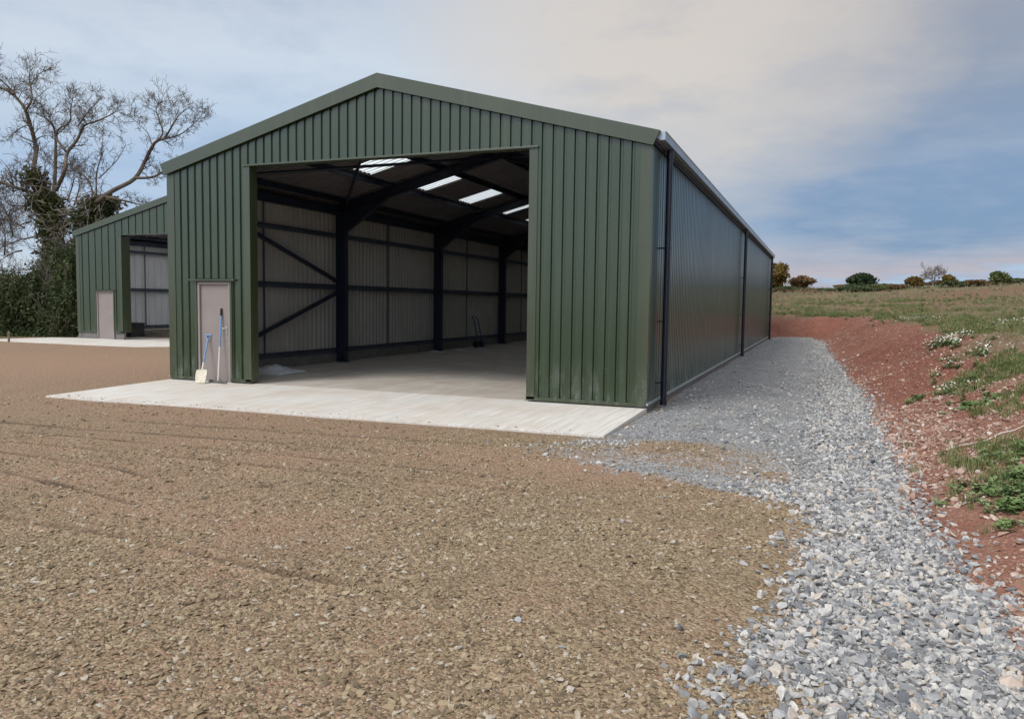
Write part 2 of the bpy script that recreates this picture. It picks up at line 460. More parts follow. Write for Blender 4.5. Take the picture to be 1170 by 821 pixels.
def bank_s(x, y):
    e = np.interp(y, EDGE_Y, EDGE_X) + 0.10 * fbm(x * 0 + y, y * 0, 1.6, 3, 2.0)
    dx = np.maximum(x - e, 0); dy = np.maximum(y - 33.4, 0)
    s = np.hypot(dx, dy)
    neg = np.maximum(x - e, y - 33.4)
    return np.where(s > 0, s, neg)


def height(x, y):
    x = np.asarray(x, float); y = np.asarray(y, float)
    s = bank_s(x, y)
    near = sstep(8, -6, y)
    B = 1.12 - 0.30 * near
    wd = 2.7 + 0.5 * near
    sp = np.maximum(s, 0)
    hb = B * sstep(-0.25, wd, s)
    far = np.minimum(sp, 62)
    rise = 0.052 * np.maximum(far - 1.0, 0) + 0.034 * np.clip(x - 15, 0, 50) * sstep(5, 50, sp)
    rise = rise - 0.03 * np.maximum(sp - 75, 0)
    rise = np.maximum(rise, -6)
    hb = hb + rise
    hb *= sstep(-14, 6, x) * 1.0
    base = -0.085 + 0.05 * sstep(10.2, 11.5, x) * sstep(-5.5, -2.5, y)
    base = base - 0.04 * sstep(-6, -18, x)
    base += 0.016 * fbm(x, y, 0.9, 3, 1.0) * sstep(40, 10, np.hypot(x - CAM[0], y - CAM[1]))
    rough = np.clip(sp, 0, 1) * (0.07 * fbm(x, y, 1.8, 4, 4.0) + 0.045 * fbm(x, y, 6.0, 4, 6.0) + 0.03 * np.abs(fbm(x, y, 14.0, 3, 16.0)))
    rh, _ = rut_field(x, y)
    # ground stays below the slabs
    inb = (x > -0.3) & (x < 10.9) & (y > -3.2) & (y < 34)
    z = base + hb + rough + rh * (s < 0)
    z = np.where(inb & (s < 0), np.minimum(z, -0.055), z)
    return z


def masks(x, y):
    s = bank_s(x, y)
    lb = np.interp(y, LEFT_Y, LEFT_X) + 0.18 * fbm(x, y, 2.2, 3, 8.0)
    g = sstep(-0.40, 0.30, x - lb + 0.12 * fbm(x, y, 6.0, 2, 19.0)) * sstep(0.35, -0.15, s)
    g = np.where(y > 33.4, g * 0, g)
    # the rutted patch where brown mud has been driven over the stone
    patch = np.exp(-(((x - 11.6) / 0.9) ** 2 + ((y + 3.2) / 0.45) ** 2)) + np.exp(-(((x - 13.05) / .28) ** 2 + ((y + 9.35) / .22) ** 2))
    front = sstep(-2.6, -3.6, y) * sstep(13.35, 12.7, x)
    g = g * (1 - 0.75 * np.clip(patch, 0, 1)) * (1 - front * (0.45 + 0.25 * fbm(x * .6, y * 2.0, 1.6, 3, 17.0)))
    soil = sstep(-0.08, 0.16, s)
    gs = np.interp(y, [-14, -6, -3, 2, 6, 15, 33], [2.2, 1.7, 1.55, 1.55, 1.9, 2.3, 2.6])
    grass = sstep(gs - 0.5, gs + 0.7, s + 0.35 * fbm(x, y, 1.3, 3, 7.0))
    grass *= np.where(s < 7, 0.80, 1.0)
    _, rm = rut_field(x, y)
    left = sstep(-19.5, -21.5, x + 0.6 * (y - 10) * 0) * sstep(6, 10, y)
    grass = np.maximum(grass, left)
    return g, soil, grass, rm * (s < 0)


def polar_ground():
    fa = math.atan2(AX_F[1], AX_F[0])
    a_in = np.radians(np.arange(-40, 40.01, 0.11)); a_out = np.radians(np.arange(43, 317.1, 3.0))
    ang = np.concatenate([a_in, a_out]) + fa
    inv = np.linspace(1 / 2.2, 1 / 160.0, 900)
    rr = np.concatenate([[0.4, 0.9, 1.5], 1 / inv, [200, 260, 360, 520, 800, 1300, 2200, 3500]])
    Rr, An = np.meshgrid(rr, ang, indexing='ij')
    x = CAM[0] + Rr * np.cos(An); y = CAM[1] + Rr * np.sin(An)
    z = height(x, y)
    nr, na = Rr.shape
    co = np.stack([x, y, z], -1).reshape(-1, 3)
    co = np.vstack([co, [[CAM[0], CAM[1], float(height(CAM[0:1], CAM[1:2])[0])]]])
    i = np.arange(nr - 1)[:, None]; j = np.arange(na)[None, :]; j2 = (j + 1) % na
    q = np.stack([i * na + j, (i + 1) * na + j, (i + 1) * na + j2, i * na + j2], -1).reshape(-1, 4)
    o = fast_mesh('ground', co, q.ravel(), 4, M['ground'], smooth=True)
    g, so, gr, ru = masks(co[:, 0], co[:, 1])
    X, Y = co[:, 0], co[:, 1]
    clay = np.zeros(len(co))
    for cx, cy, ax, ay, am in ((10.0, -4.6, 2.6, .7, .9), (6.5, -5.4, 1.8, .9, .7), (3.0, -3.2, 5.0, 1.6, .65), (-6, 3, 9, 6, 1.0), (-12, 9, 9, 5, .7), (8.2, -8.0, 1.6, .7, .55), (4.6, -7.6, 1.5, 1.0, .6), (12.2, -6.9, .5, .3, .6)):
        clay = np.maximum(clay, am * np.exp(-((X - cx) / ax) ** 2 - ((Y - cy) / ay) ** 2))
    clay = np.maximum(clay, (X > 13.6) * 0.9 * sstep(4.0, -3.5, Y + 0.8 * fbm(X, Y, 1.1, 3, 23.0)))
    for nm, a in (('gravel', g), ('soil', so), ('grass', gr), ('rut', ru), ('clay', clay)):
        at_ = o.data.attributes.new(nm, 'FLOAT', 'POINT'); at_.data.foreach_set('value', np.asarray(a, np.float32))
    tag(o, kind='structure')
    return o


polar_ground()

# ------------------------------------------------------------------ scatter (stuff only)


def proto_collection(name, meshes):
    c = bpy.data.collections.new(name)
    for i, me in enumerate(meshes):
        c.objects.link(bpy.data.objects.new(f'{name}_piece', me))
    return c


def scatter(name, pts, rot, scl, pick, coll, label, cat):
    me = bpy.data.meshes.new(name); n = len(pts)
    me.vertices.add(n); me.vertices.foreach_set('co', np.asarray(pts, np.float32).ravel())
    for nm, typ, key, arr in (('rot', 'FLOAT_VECTOR', 'vector', rot), ('scl', 'FLOAT_VECTOR', 'vector', scl), ('pick', 'INT', 'value', pick)):
        a = me.attributes.new(nm, typ, 'POINT')
        a.data.foreach_set(key, np.ascontiguousarray(arr, np.int32 if typ == 'INT' else np.float32).ravel())
    o = bpy.data.objects.new(name, me); COL.objects.link(o)
    ng = bpy.data.node_groups.new(name + '_scatter', 'GeometryNodeTree')
    ng.interface.new_socket('Geometry', in_out='INPUT', socket_type='NodeSocketGeometry')
    ng.interface.new_socket('Geometry', in_out='OUTPUT', socket_type='NodeSocketGeometry')
    gi = ng.nodes.new('NodeGroupInput'); go = ng.nodes.new('NodeGroupOutput')
    ci = ng.nodes.new('GeometryNodeCollectionInfo'); ci.inputs['Collection'].default_value = coll
    ci.inputs['Separate Children'].default_value = True; ci.inputs['Reset Children'].default_value = True
    ip = ng.nodes.new('GeometryNodeInstanceOnPoints'); ip.inputs['Pick Instance'].default_value = True

    def na(nm, typ):
        q = ng.nodes.new('GeometryNodeInputNamedAttribute'); q.data_type = typ; q.inputs['Name'].default_value = nm
        return q.outputs['Attribute']
    e = ng.nodes.new('FunctionNodeEulerToRotation')
    ng.links.new(na('rot', 'FLOAT_VECTOR'), e.inputs[0])
    ng.links.new(gi.outputs[0], ip.inputs['Points']); ng.links.new(ci.outputs[0], ip.inputs['Instance'])
    ng.links.new(na('pick', 'INT'), ip.inputs['Instance Index']); ng.links.new(e.outputs[0], ip.inputs['Rotation'])
    ng.links.new(na('scl', 'FLOAT_VECTOR'), ip.inputs['Scale']); ng.links.new(ip.outputs[0], go.inputs[0])
    md = o.modifiers.new('scatter', 'NODES'); md.node_group = ng
    tag(o, label, cat, kind='stuff')
    return o


def rock_mesh(name, seed, mat, npts=16):
    r = random.Random(seed); bm = bmesh.new()
    for k in range(npts):
        d = Vector((r.gauss(0, 1), r.gauss(0, 1), r.gauss(0, 1))).normalized() * r.uniform(0.38, 0.52)
        d.x *= 1.15; d.z *= 0.72
        bm.verts.new(d)
    res = bmesh.ops.convex_hull(bm, input=bm.verts)
    bmesh.ops.delete(bm, geom=[g for g in res['geom_interior'] if isinstance(g, bmesh.types.BMVert)], context='VERTS')
    me = bpy.data.meshes.new(name); bm.to_mesh(me); bm.free(); me.materials.append(mat)
    return me


C_GREY = proto_collection('grey_stone', [rock_mesh('grey_stone', 100 + i, M['grey_stone']) for i in range(8)])
C_BROWN = proto_collection('brown_stone', [rock_mesh('brown_stone', 200 + i, M['brown_stone'], 13) for i in range(8)])
C_PINK = proto_collection('pink_stone', [rock_mesh('pink_stone', 300 + i, M['pink_stone'], 13) for i in range(6)])


def rnd_rot(n, tilt=0.6):
    return np.stack([rng.normal(0, tilt, n), rng.normal(0, tilt, n), rng.uniform(0, 2 * PI, n)], -1)


def polar_pts(n, r0, r1, a0=-41, a1=41):
    fa = math.atan2(AX_F[1], AX_F[0])
    r = np.sqrt(rng.uniform(r0 * r0, r1 * r1, n)); a = fa + np.radians(rng.uniform(a0, a1, n))
    return CAM[0] + r * np.cos(a), CAM[1] + r * np.sin(a), r


def grey_gravel():
    X = []; Y = []; S = []
    # loose ballast along the bank, thickest in the foreground
    for n, y0, y1 in ((78000, -11.5, -3.5), (36000, -3.5, 6), (26000, 6, 33)):
        x = rng.uniform(9.0, 14.9, n); y = rng.uniform(y0, y1, n)
        g, so, gr, ru = masks(x, y)
        s = bank_s(x, y)
        band = np.interp(y, [-12, -6, -4, -2, 3, 12, 33], [2.0, 1.2, 1.0, 0.62, 0.5, 0.45, 0.3])
        clump = fbm(x, y, 2.0, 3, 12.0)
        w = g * np.where(-s < band, 1.0, np.exp(-((-s - band) / 0.22))) + (0.03 + 0.07 * (clump > 0.05)) * g
        strip = np.exp(-((y + 3.55 - 0.22 * np.sin(x * 1.9) + 0.38 * (x - 11)) / 0.28) ** 2) * (x > 9.0) * (x < 13.6) * (clump > -0.15)
        strip2 = np.exp(-((y + 5.0 - 0.2 * (12.2 - x)) / 0.12) ** 2) * (x > 11.0) * (x < 12.6) * (clump > 0.15)
        w = w * np.where((y > -4.5) & (y < -2.6) & (x < 13.2), 0.25, 1.0)
        w = np.maximum(w, 0.5 * strip); w = np.maximum(w, 0.45 * strip2)
        w = np.maximum(w, 0.16 * np.exp(-(s / 0.3) ** 2) * (s > 0))
        lbx = np.interp(y, LEFT_Y, LEFT_X)
        w = np.maximum(w, (y < -3.2) * (x < lbx + .1) * 0.05 * np.exp(-(np.maximum(lbx - x, 0) / 0.3)) * (clump > -0.1))
        ok = (rng.uniform(0, 1, n) < w) & ~((x < 10.56) & (y > -2.95))
        X.append(x[ok]); Y.append(y[ok])
        S.append(rng.lognormal(0, 0.40, ok.sum()) * (0.038 if y0 < -6 else 0.038))
    x = np.concatenate(X); y = np.concatenate(Y); s = np.concatenate(S)
    s = np.clip(s, 0.014, 0.066)
    z = height(x, y) + s * rng.uniform(-0.12, 0.30, len(x))
    n = len(x); print('grey gravel', n)
    scl = s[:, None] * np.stack([rng.uniform(0.9, 1.55, n), rng.uniform(0.75, 1.2, n), rng.uniform(0.6, 1.0, n)], -1)
    scatter('grey_gravel', np.stack([x, y, z], -1), rnd_rot(n, 0.55), scl, rng.integers(0, 8, n), C_GREY,
            'loose pale grey crushed stone along the foot of the red bank', 'gravel')


grey_gravel()


def brown_gravel():
    P = []
    for n, r0, r1, sz, keep in ((80000, 3.2, 6.5, 0.0205, 1), (60000, 6.5, 10.5, 0.023, 1), (24000, 10.5, 17, 0.027, 1)):
        x, y, r = polar_pts(n, r0, r1)
        g, so, gr, ru = masks(x, y)
        s = bank_s(x, y)
        cl = fbm(x, y, 1.5, 3, 15.0)
        w = (1 - 0.9 * g) * (1 - 1.0 * np.clip(ru * 1.4, 0, 1)) * (s < -0.02) * np.clip(0.62 + 0.75 * cl, 0.12, 1)
        ok = (rng.uniform(0, 1, n) < w) & ~((x > -0.15) & (x < 10.56) & (y > -2.95))
        k = ok.sum(); ss = np.clip(rng.lognormal(0, 0.46, k) * sz, 0.008, 0.055)
        P.append(np.stack([x[ok], y[ok], ss], -1))
    k = 420; xs = rng.uniform(0.05, 10.4, k); ys = -2.98 + 0.025 * xs + np.abs(rng.normal(0, 0.10, k)) + 0.02
    P.append(np.stack([xs, ys, np.clip(rng.lognormal(0, 0.4, k) * 0.014, 0.006, 0.04)], -1))
    P = np.vstack(P); x, y, s = P.T; n = len(x); print('brown gravel', n)
    z = height(x, y) + s * rng.uniform(-0.22, 0.16, n)
    z[-k:] = -0.055 + 0.018 * (y[-k:] + 2.98) + s[-k:] * 0.2
    scl = s[:, None] * np.stack([rng.uniform(0.8, 1.5, n), rng.uniform(0.7, 1.2, n), rng.uniform(0.5, 0.9, n)], -1)
    scatter('brown_gravel', np.stack([x, y, z], -1), rnd_rot(n, 0.28), scl, rng.integers(0, 8, n), C_BROWN,
            'brown muddy crushed stone rolled into the yard', 'gravel')


brown_gravel()


def bank_stones():
    n = 125000
    x = rng.uniform(13.6, 19, n); y = np.where(rng.uniform(0, 1, n) < 0.7, rng.uniform(-12, 2, n), rng.uniform(2, 34, n))
    s = bank_s(x, y); g, so, gr, ru = masks(x, y)
    cl = fbm(x, y, 1.4, 3, 21.0)
    w = so * np.clip(1.1 - gr, 0.12, 1) * np.clip(0.62 + 0.9 * cl, 0.10, 1) * np.where(y > 8, 0.35, 1.0)
    ok = (s > 0.05) & (rng.uniform(0, 1, n) < w)
    x, y = x[ok], y[ok]; k = len(x); print('bank stones', k)
    ss = np.clip(rng.lognormal(0, 0.55, k) * 0.026, 0.009, 0.12)
    z = height(x, y) + ss * rng.uniform(-0.1, 0.2, k)
    scl = ss[:, None] * np.stack([rng.uniform(0.8, 1.5, k), rng.uniform(0.7, 1.2, k), rng.uniform(0.5, 0.9, k)], -1)
    scatter('pink_rubble', np.stack([x, y, z], -1), rnd_rot(k, 0.5), scl, rng.integers(0, 6, k), C_PINK,
            'small pinkish stones lying in the cut red earth', 'rubble')


bank_stones()


def blade_tuft(name, seed, mat, nb, h, spread, w):
    r = random.Random(seed); v = []; f = []
    for k in range(nb):
        a = r.uniform(0, 2 * PI); d = r.uniform(0, spread); bx, by = d * math.cos(a), d * math.sin(a)
        hh = h * r.uniform(0.5, 1.1); lean = r.uniform(0.15, 0.75) * hh; la = r.uniform(0, 2 * PI); ww = w * r.uniform(0.7, 1.3)
        px, py = -math.sin(la) * ww, math.cos(la) * ww; lx, ly = math.cos(la) * lean, math.sin(la) * lean
        b = len(v)
        v += [(bx - px, by - py, -0.02), (bx + px, by + py, -0.02), (bx + lx * .35 + px * .8, by + ly * .35 + py * .8, hh * .6),
              (bx + lx * .35 - px * .8, by + ly * .35 - py * .8, hh * .6), (bx + lx, by + ly, hh * (0.95 - 0.2 * lean / hh))]
        f += [(b, b + 1, b + 2, b + 3), (b + 3, b + 2, b + 4)]
    me = bpy.data.meshes.new(name); me.from_pydata(v, [], f); me.materials.append(mat); return me


def weed_mesh(name, seed, mat, nl, h):
    r = random.Random(seed); v = []; f = []
    for k in range(nl):
        a = r.uniform(0, 2 * PI); base = Vector((r.uniform(-.04, .04), r.uniform(-.04, .04), r.uniform(0, h * 0.6)))
        d = Vector((math.cos(a), math.sin(a), r.uniform(0.1, 0.9))).normalized(); ln = r.uniform(0.035, 0.085); w = ln * r.uniform(0.2, 0.36)
        s = d.cross(Vector((0, 0, 1))).normalized() * w; tip = base + d * ln + Vector((0, 0, -ln * 0.25)); midp = base + d * ln * 0.5
        b = len(v); v += [base, midp + s, tip, midp - s]; f += [(b, b + 1, b + 2), (b, b + 2, b + 3)]
    me = bpy.data.meshes.new(name); me.from_pydata([tuple(q) for q in v], [], f); me.materials.append(mat); return me


def flower_mesh(name, seed, mat, nf, h):
    r = random.Random(seed); v = []; f = []
    for k in range(nf):
        c = Vector((r.gauss(0, .06), r.gauss(0, .06), h * r.uniform(0.6, 1.1))); nrm = Vector((r.gauss(0, .5), r.gauss(0, .5), 1)).normalized()
        a = nrm.cross(Vector((1, 0.2, 0))).normalized(); b2 = nrm.cross(a); rad = r.uniform(0.009, 0.016); b = len(v)
        for q in range(6): v.append(tuple(c + (a * math.cos(q * PI / 3) + b2 * math.sin(q * PI / 3)) * rad))
        f.append(tuple(range(b, b + 6)))
    me = bpy.data.meshes.new(name); me.from_pydata(v, [], f); me.materials.append(mat); return me


C_GRASS = proto_collection('grass_tuft', [blade_tuft('grass_tuft', 400 + i, M['blade_green'], 26, 0.13, 0.07, 0.0035) for i in range(5)])
C_STRAW = proto_collection('straw_tuft', [blade_tuft('straw_tuft', 450 + i, M['straw'], 12, 0.24, 0.06, 0.003) for i in range(4)])
C_WEED = proto_collection('weed_plant', [weed_mesh('weed_plant', 500 + i, M['weed'], 26, 0.10) for i in range(5)])
C_FLOWER = proto_collection('flower_head', [flower_mesh('flower_head', 550 + i, M['petal'], 9, 0.13) for i in range(4)])


def in_view(x, y, pad=90):
    d = np.stack([x, y, np.full_like(x, 0.8)], -1) - CAM
    z = d @ AX_F; px = 585 + FPX * (d @ AX_R) / np.maximum(z, 0.1)
    return (z > 0.5) & (px > -pad) & (px < 1170 + 250)


def veg():
    # near bank and shoulder: patches of green
    n = 80000
    x = 14 + rng.uniform(0, 1, n) ** 1.3 * 30; y = rng.uniform(-10, 60, n); x = np.where((y > 35) & (rng.uniform(0, 1, n) < .3), rng.uniform(6, 14, n), x)
    _, _, gr, _ = masks(x, y); s = bank_s(x, y)
    cl = fbm(x, y, 0.9, 4, 31.0)
    shoulder = np.exp(-((s - 3.0) / 2.2) ** 2)
    w = sstep(0.35, 0.8, gr) * np.clip(0.02 + 1.5 * (cl - 0.14 + 0.15 * shoulder), 0.012, 0.8)
    ok = (rng.uniform(0, 1, n) < w) & in_view(x, y) & (s > 0.5)
    xa, ya = x[ok], y[ok]
    ex = []
    for px, py, zz, q in [(1165, 500, .45, 60), (1150, 545, .3, 22), (1160, 455, .6, 60), (1125, 425, .75, 130), (1160, 415, .9, 160), (1165, 385, 1.05, 120), (1110, 500, .36, 30), (1100, 385, 1.0, 90)]:
        g0 = ground_at(px, py, zz); ex.append(np.stack([rng.normal(g0[0], .28, q), rng.normal(g0[1], .5, q)], -1))
    ex = np.vstack(ex); xa = np.concatenate([xa, ex[:, 0]]); ya = np.concatenate([ya, ex[:, 1]]); k = len(xa); print('grass', k)
    r = np.hypot(xa - CAM[0], ya - CAM[1])
    sz = np.interp(r, [0, 15, 40], [0.9, 1.1, 1.7]) * rng.uniform(0.5, 1.3, k)
    pts = np.stack([xa, ya, height(xa, ya)], -1)
    scatter('grass', pts, rnd_rot(k, 0.15), sz[:, None] * np.ones((k, 3)), rng.integers(0, 5, k), C_GRASS, 'short green grass on the top of the red bank', 'grass')
    # straw and dead stems over the field
    n = 42000
    x = 14 + rng.uniform(0, 1, n) ** 1.2 * 60 ; y = rng.uniform(-6, 95, n); x = np.where((y > 35) & (rng.uniform(0, 1, n) < .3), rng.uniform(3, 14, n), x)
    _, _, gr, _ = masks(x, y); s = bank_s(x, y); cl = fbm(x, y, 0.5, 4, 33.0)
    ok = (rng.uniform(0, 1, n) < sstep(0.5, 0.8, gr) * np.clip(0.25 + 0.6 * cl, 0.03, 1)) & in_view(x, y) & (s > 1.2)
    xa, ya = x[ok], y[ok]; k = len(xa); print('straw', k)
    r = np.hypot(xa - CAM[0], ya - CAM[1]); sz = np.interp(r, [0, 15, 90], [0.7, 0.9, 2.0]) * rng.uniform(0.4, 1.2, k)
    scatter('dry_grass', np.stack([xa, ya, height(xa, ya)], -1), rnd_rot(k, 0.25), sz[:, None] * np.ones((k, 3)), rng.integers(0, 4, k), C_STRAW, 'dry straw coloured grass and dead stems across the field', 'grass')
    # broad leaved weeds
    n = 30000
    x = 13.6 + rng.uniform(0, 1, n) ** 1.3 * 50; y = rng.uniform(-9, 88, n); x = np.where((y > 36) & (rng.uniform(0, 1, n) < .35), rng.uniform(4, 14, n), x)
    _, _, gr, _ = masks(x, y); s = bank_s(x, y); cl = fbm(x, y, 0.7, 4, 31.0)
    w = sstep(0.25, 0.8, gr) * np.clip(0.9 * (cl - 0.12), 0, 0.5)
    w = np.maximum(w, np.exp(-((x - 13.0 - 0.02 * y) / 9) ** 2) * np.exp(-((s - 4.5) / 1.8) ** 2) * 0.5 * (y > 20))
    spots = [(1150, 505, .35), (1130, 545, .28), (1155, 548, .2), (1162, 470, .6), (1120, 440, .7)]
    ok = (rng.uniform(0, 1, n) < w) & in_view(x, y) & (s > 0.9)
    xa, ya = x[ok], y[ok]
    ex = []
    for px, py, zz in [(1165, 500, .45), (1150, 545, .3), (1165, 555, .28), (1120, 437, .72), (1048, 452, .28), (1168, 525, .4)]:
        g0 = ground_at(px, py, zz)
        q = 48 if px > 1100 else 9
        ex.append(np.stack([rng.normal(g0[0], .17 if q > 9 else .06, q), rng.normal(g0[1], .26 if q > 9 else .08, q)], -1))
    ex = np.vstack(ex); xa = np.concatenate([xa, ex[:, 0]]); ya = np.concatenate([ya, ex[:, 1]])
    k = len(xa); print('weeds', k)
    r = np.hypot(xa - CAM[0], ya - CAM[1]); sz = np.interp(r, [0, 15, 45, 90], [0.75, 0.9, 1.3, 1.8]) * rng.uniform(0.4, 1.3, k)
    scatter('weeds', np.stack([xa, ya, height(xa, ya)], -1), rnd_rot(k, 0.1), sz[:, None] * np.ones((k, 3)), rng.integers(0, 5, k), C_WEED, 'broad leaved green weeds on the bank and along the field', 'weeds')
    # white flowers in drifts
    pts = []
    for px, py, zz, sx, sy, q in [(1085, 400, .85, .22, .8, 60), (1110, 412, .80, .35, .6, 40), (1045, 372, 1.05, .4, 1.5, 40), (1090, 436, .62, .2, .35, 14),
                                  (1140, 378, 1.15, .5, 1.0, 34), (930, 352, 1.35, 1.6, 1.6, 60), (985, 348, 1.5, 2.2, 2.0, 110), (1020, 347, 1.6, 1.4, 1.5, 50), (1060, 356, 1.45, 1.0, 1.5, 40),
                                  (905, 350, 1.4, 1.2, 1.2, 40)]:
        g0 = ground_at(px, py, zz)
        pts.append(np.stack([rng.normal(g0[0], sx, q), rng.normal(g0[1], sy, q)], -1))
    p = np.vstack(pts); s = bank_s(p[:, 0], p[:, 1]); p = p[(s > 0.7) & (rng.uniform(0, 1, len(p)) < 0.55)]; k = len(p)
    r = np.hypot(p[:, 0] - CAM[0], p[:, 1] - CAM[1]); sz = np.interp(r, [0, 15, 50], [0.9, 1.2, 1.7]) * rng.uniform(0.7, 1.2, k)
    scatter('white_flowers', np.stack([p[:, 0], p[:, 1], height(p[:, 0], p[:, 1])], -1), rnd_rot(k, 0.1), sz[:, None] * np.ones((k, 3)), rng.integers(0, 4, k), C_FLOWER, 'drifts of small white wild flowers on the grassy shoulder', 'flowers')
    scatter('flower_leaves', np.stack([p[:, 0], p[:, 1], height(p[:, 0], p[:, 1])], -1), rnd_rot(k, 0.1), sz[:, None] * np.ones((k, 3)), rng.integers(0, 5, k), C_WEED, 'green leaves under the drifts of white wild flowers', 'weeds')


veg()

# ------------------------------------------------------------------ sheds
PER = 0.2


def prof_points(a, b, depth, phase=0.0, extra=()):
    """profile break points (u, offset) between a and b"""
    pts = []
    k = math.floor((a - phase) / PER) - 1
    while phase + k * PER < b + PER:
        for u, d in ((0.0, 0.0), (PER - 0.066, 0.0), (PER - 0.050, -1.0), (PER - 0.016, -1.0)): pts.append((phase + k * PER + u, d * depth))
        k += 1
    us = [p[0] for p in pts]; ds = [p[1] for p in pts]

    def val(u): return float(np.interp(u, us, ds))
    out = [(a, val(a))] + [q for q in pts if a + 1e-4 < q[0] < b - 1e-4] + [(b, val(b))]
    for e in extra:
        if a < e < b: out.append((e, val(e)))
    return sorted(out)


def clad(mb, place, a, b, zb, zt, depth=0.032, phase=0.0, extra=(), shift=0.0):
    """one stretch of box-profile sheet; place(u, off, z) gives the 3D point; zb/zt are numbers or functions of u"""
    zbf = zb if callable(zb) else (lambda u: zb); ztf = zt if callable(zt) else (lambda u: zt)
    pts = prof_points(a, b, depth, phase, extra)
    vs = []; fs = []
    for u, d in pts:
        vs.append(place(u, d - shift, zbf(u))); vs.append(place(u, d - shift, ztf(u)))
    for i in range(len(pts) - 1):
        fs.append((2 * i, 2 * i + 2, 2 * i + 3, 2 * i + 1))
    mb.add(vs, fs)


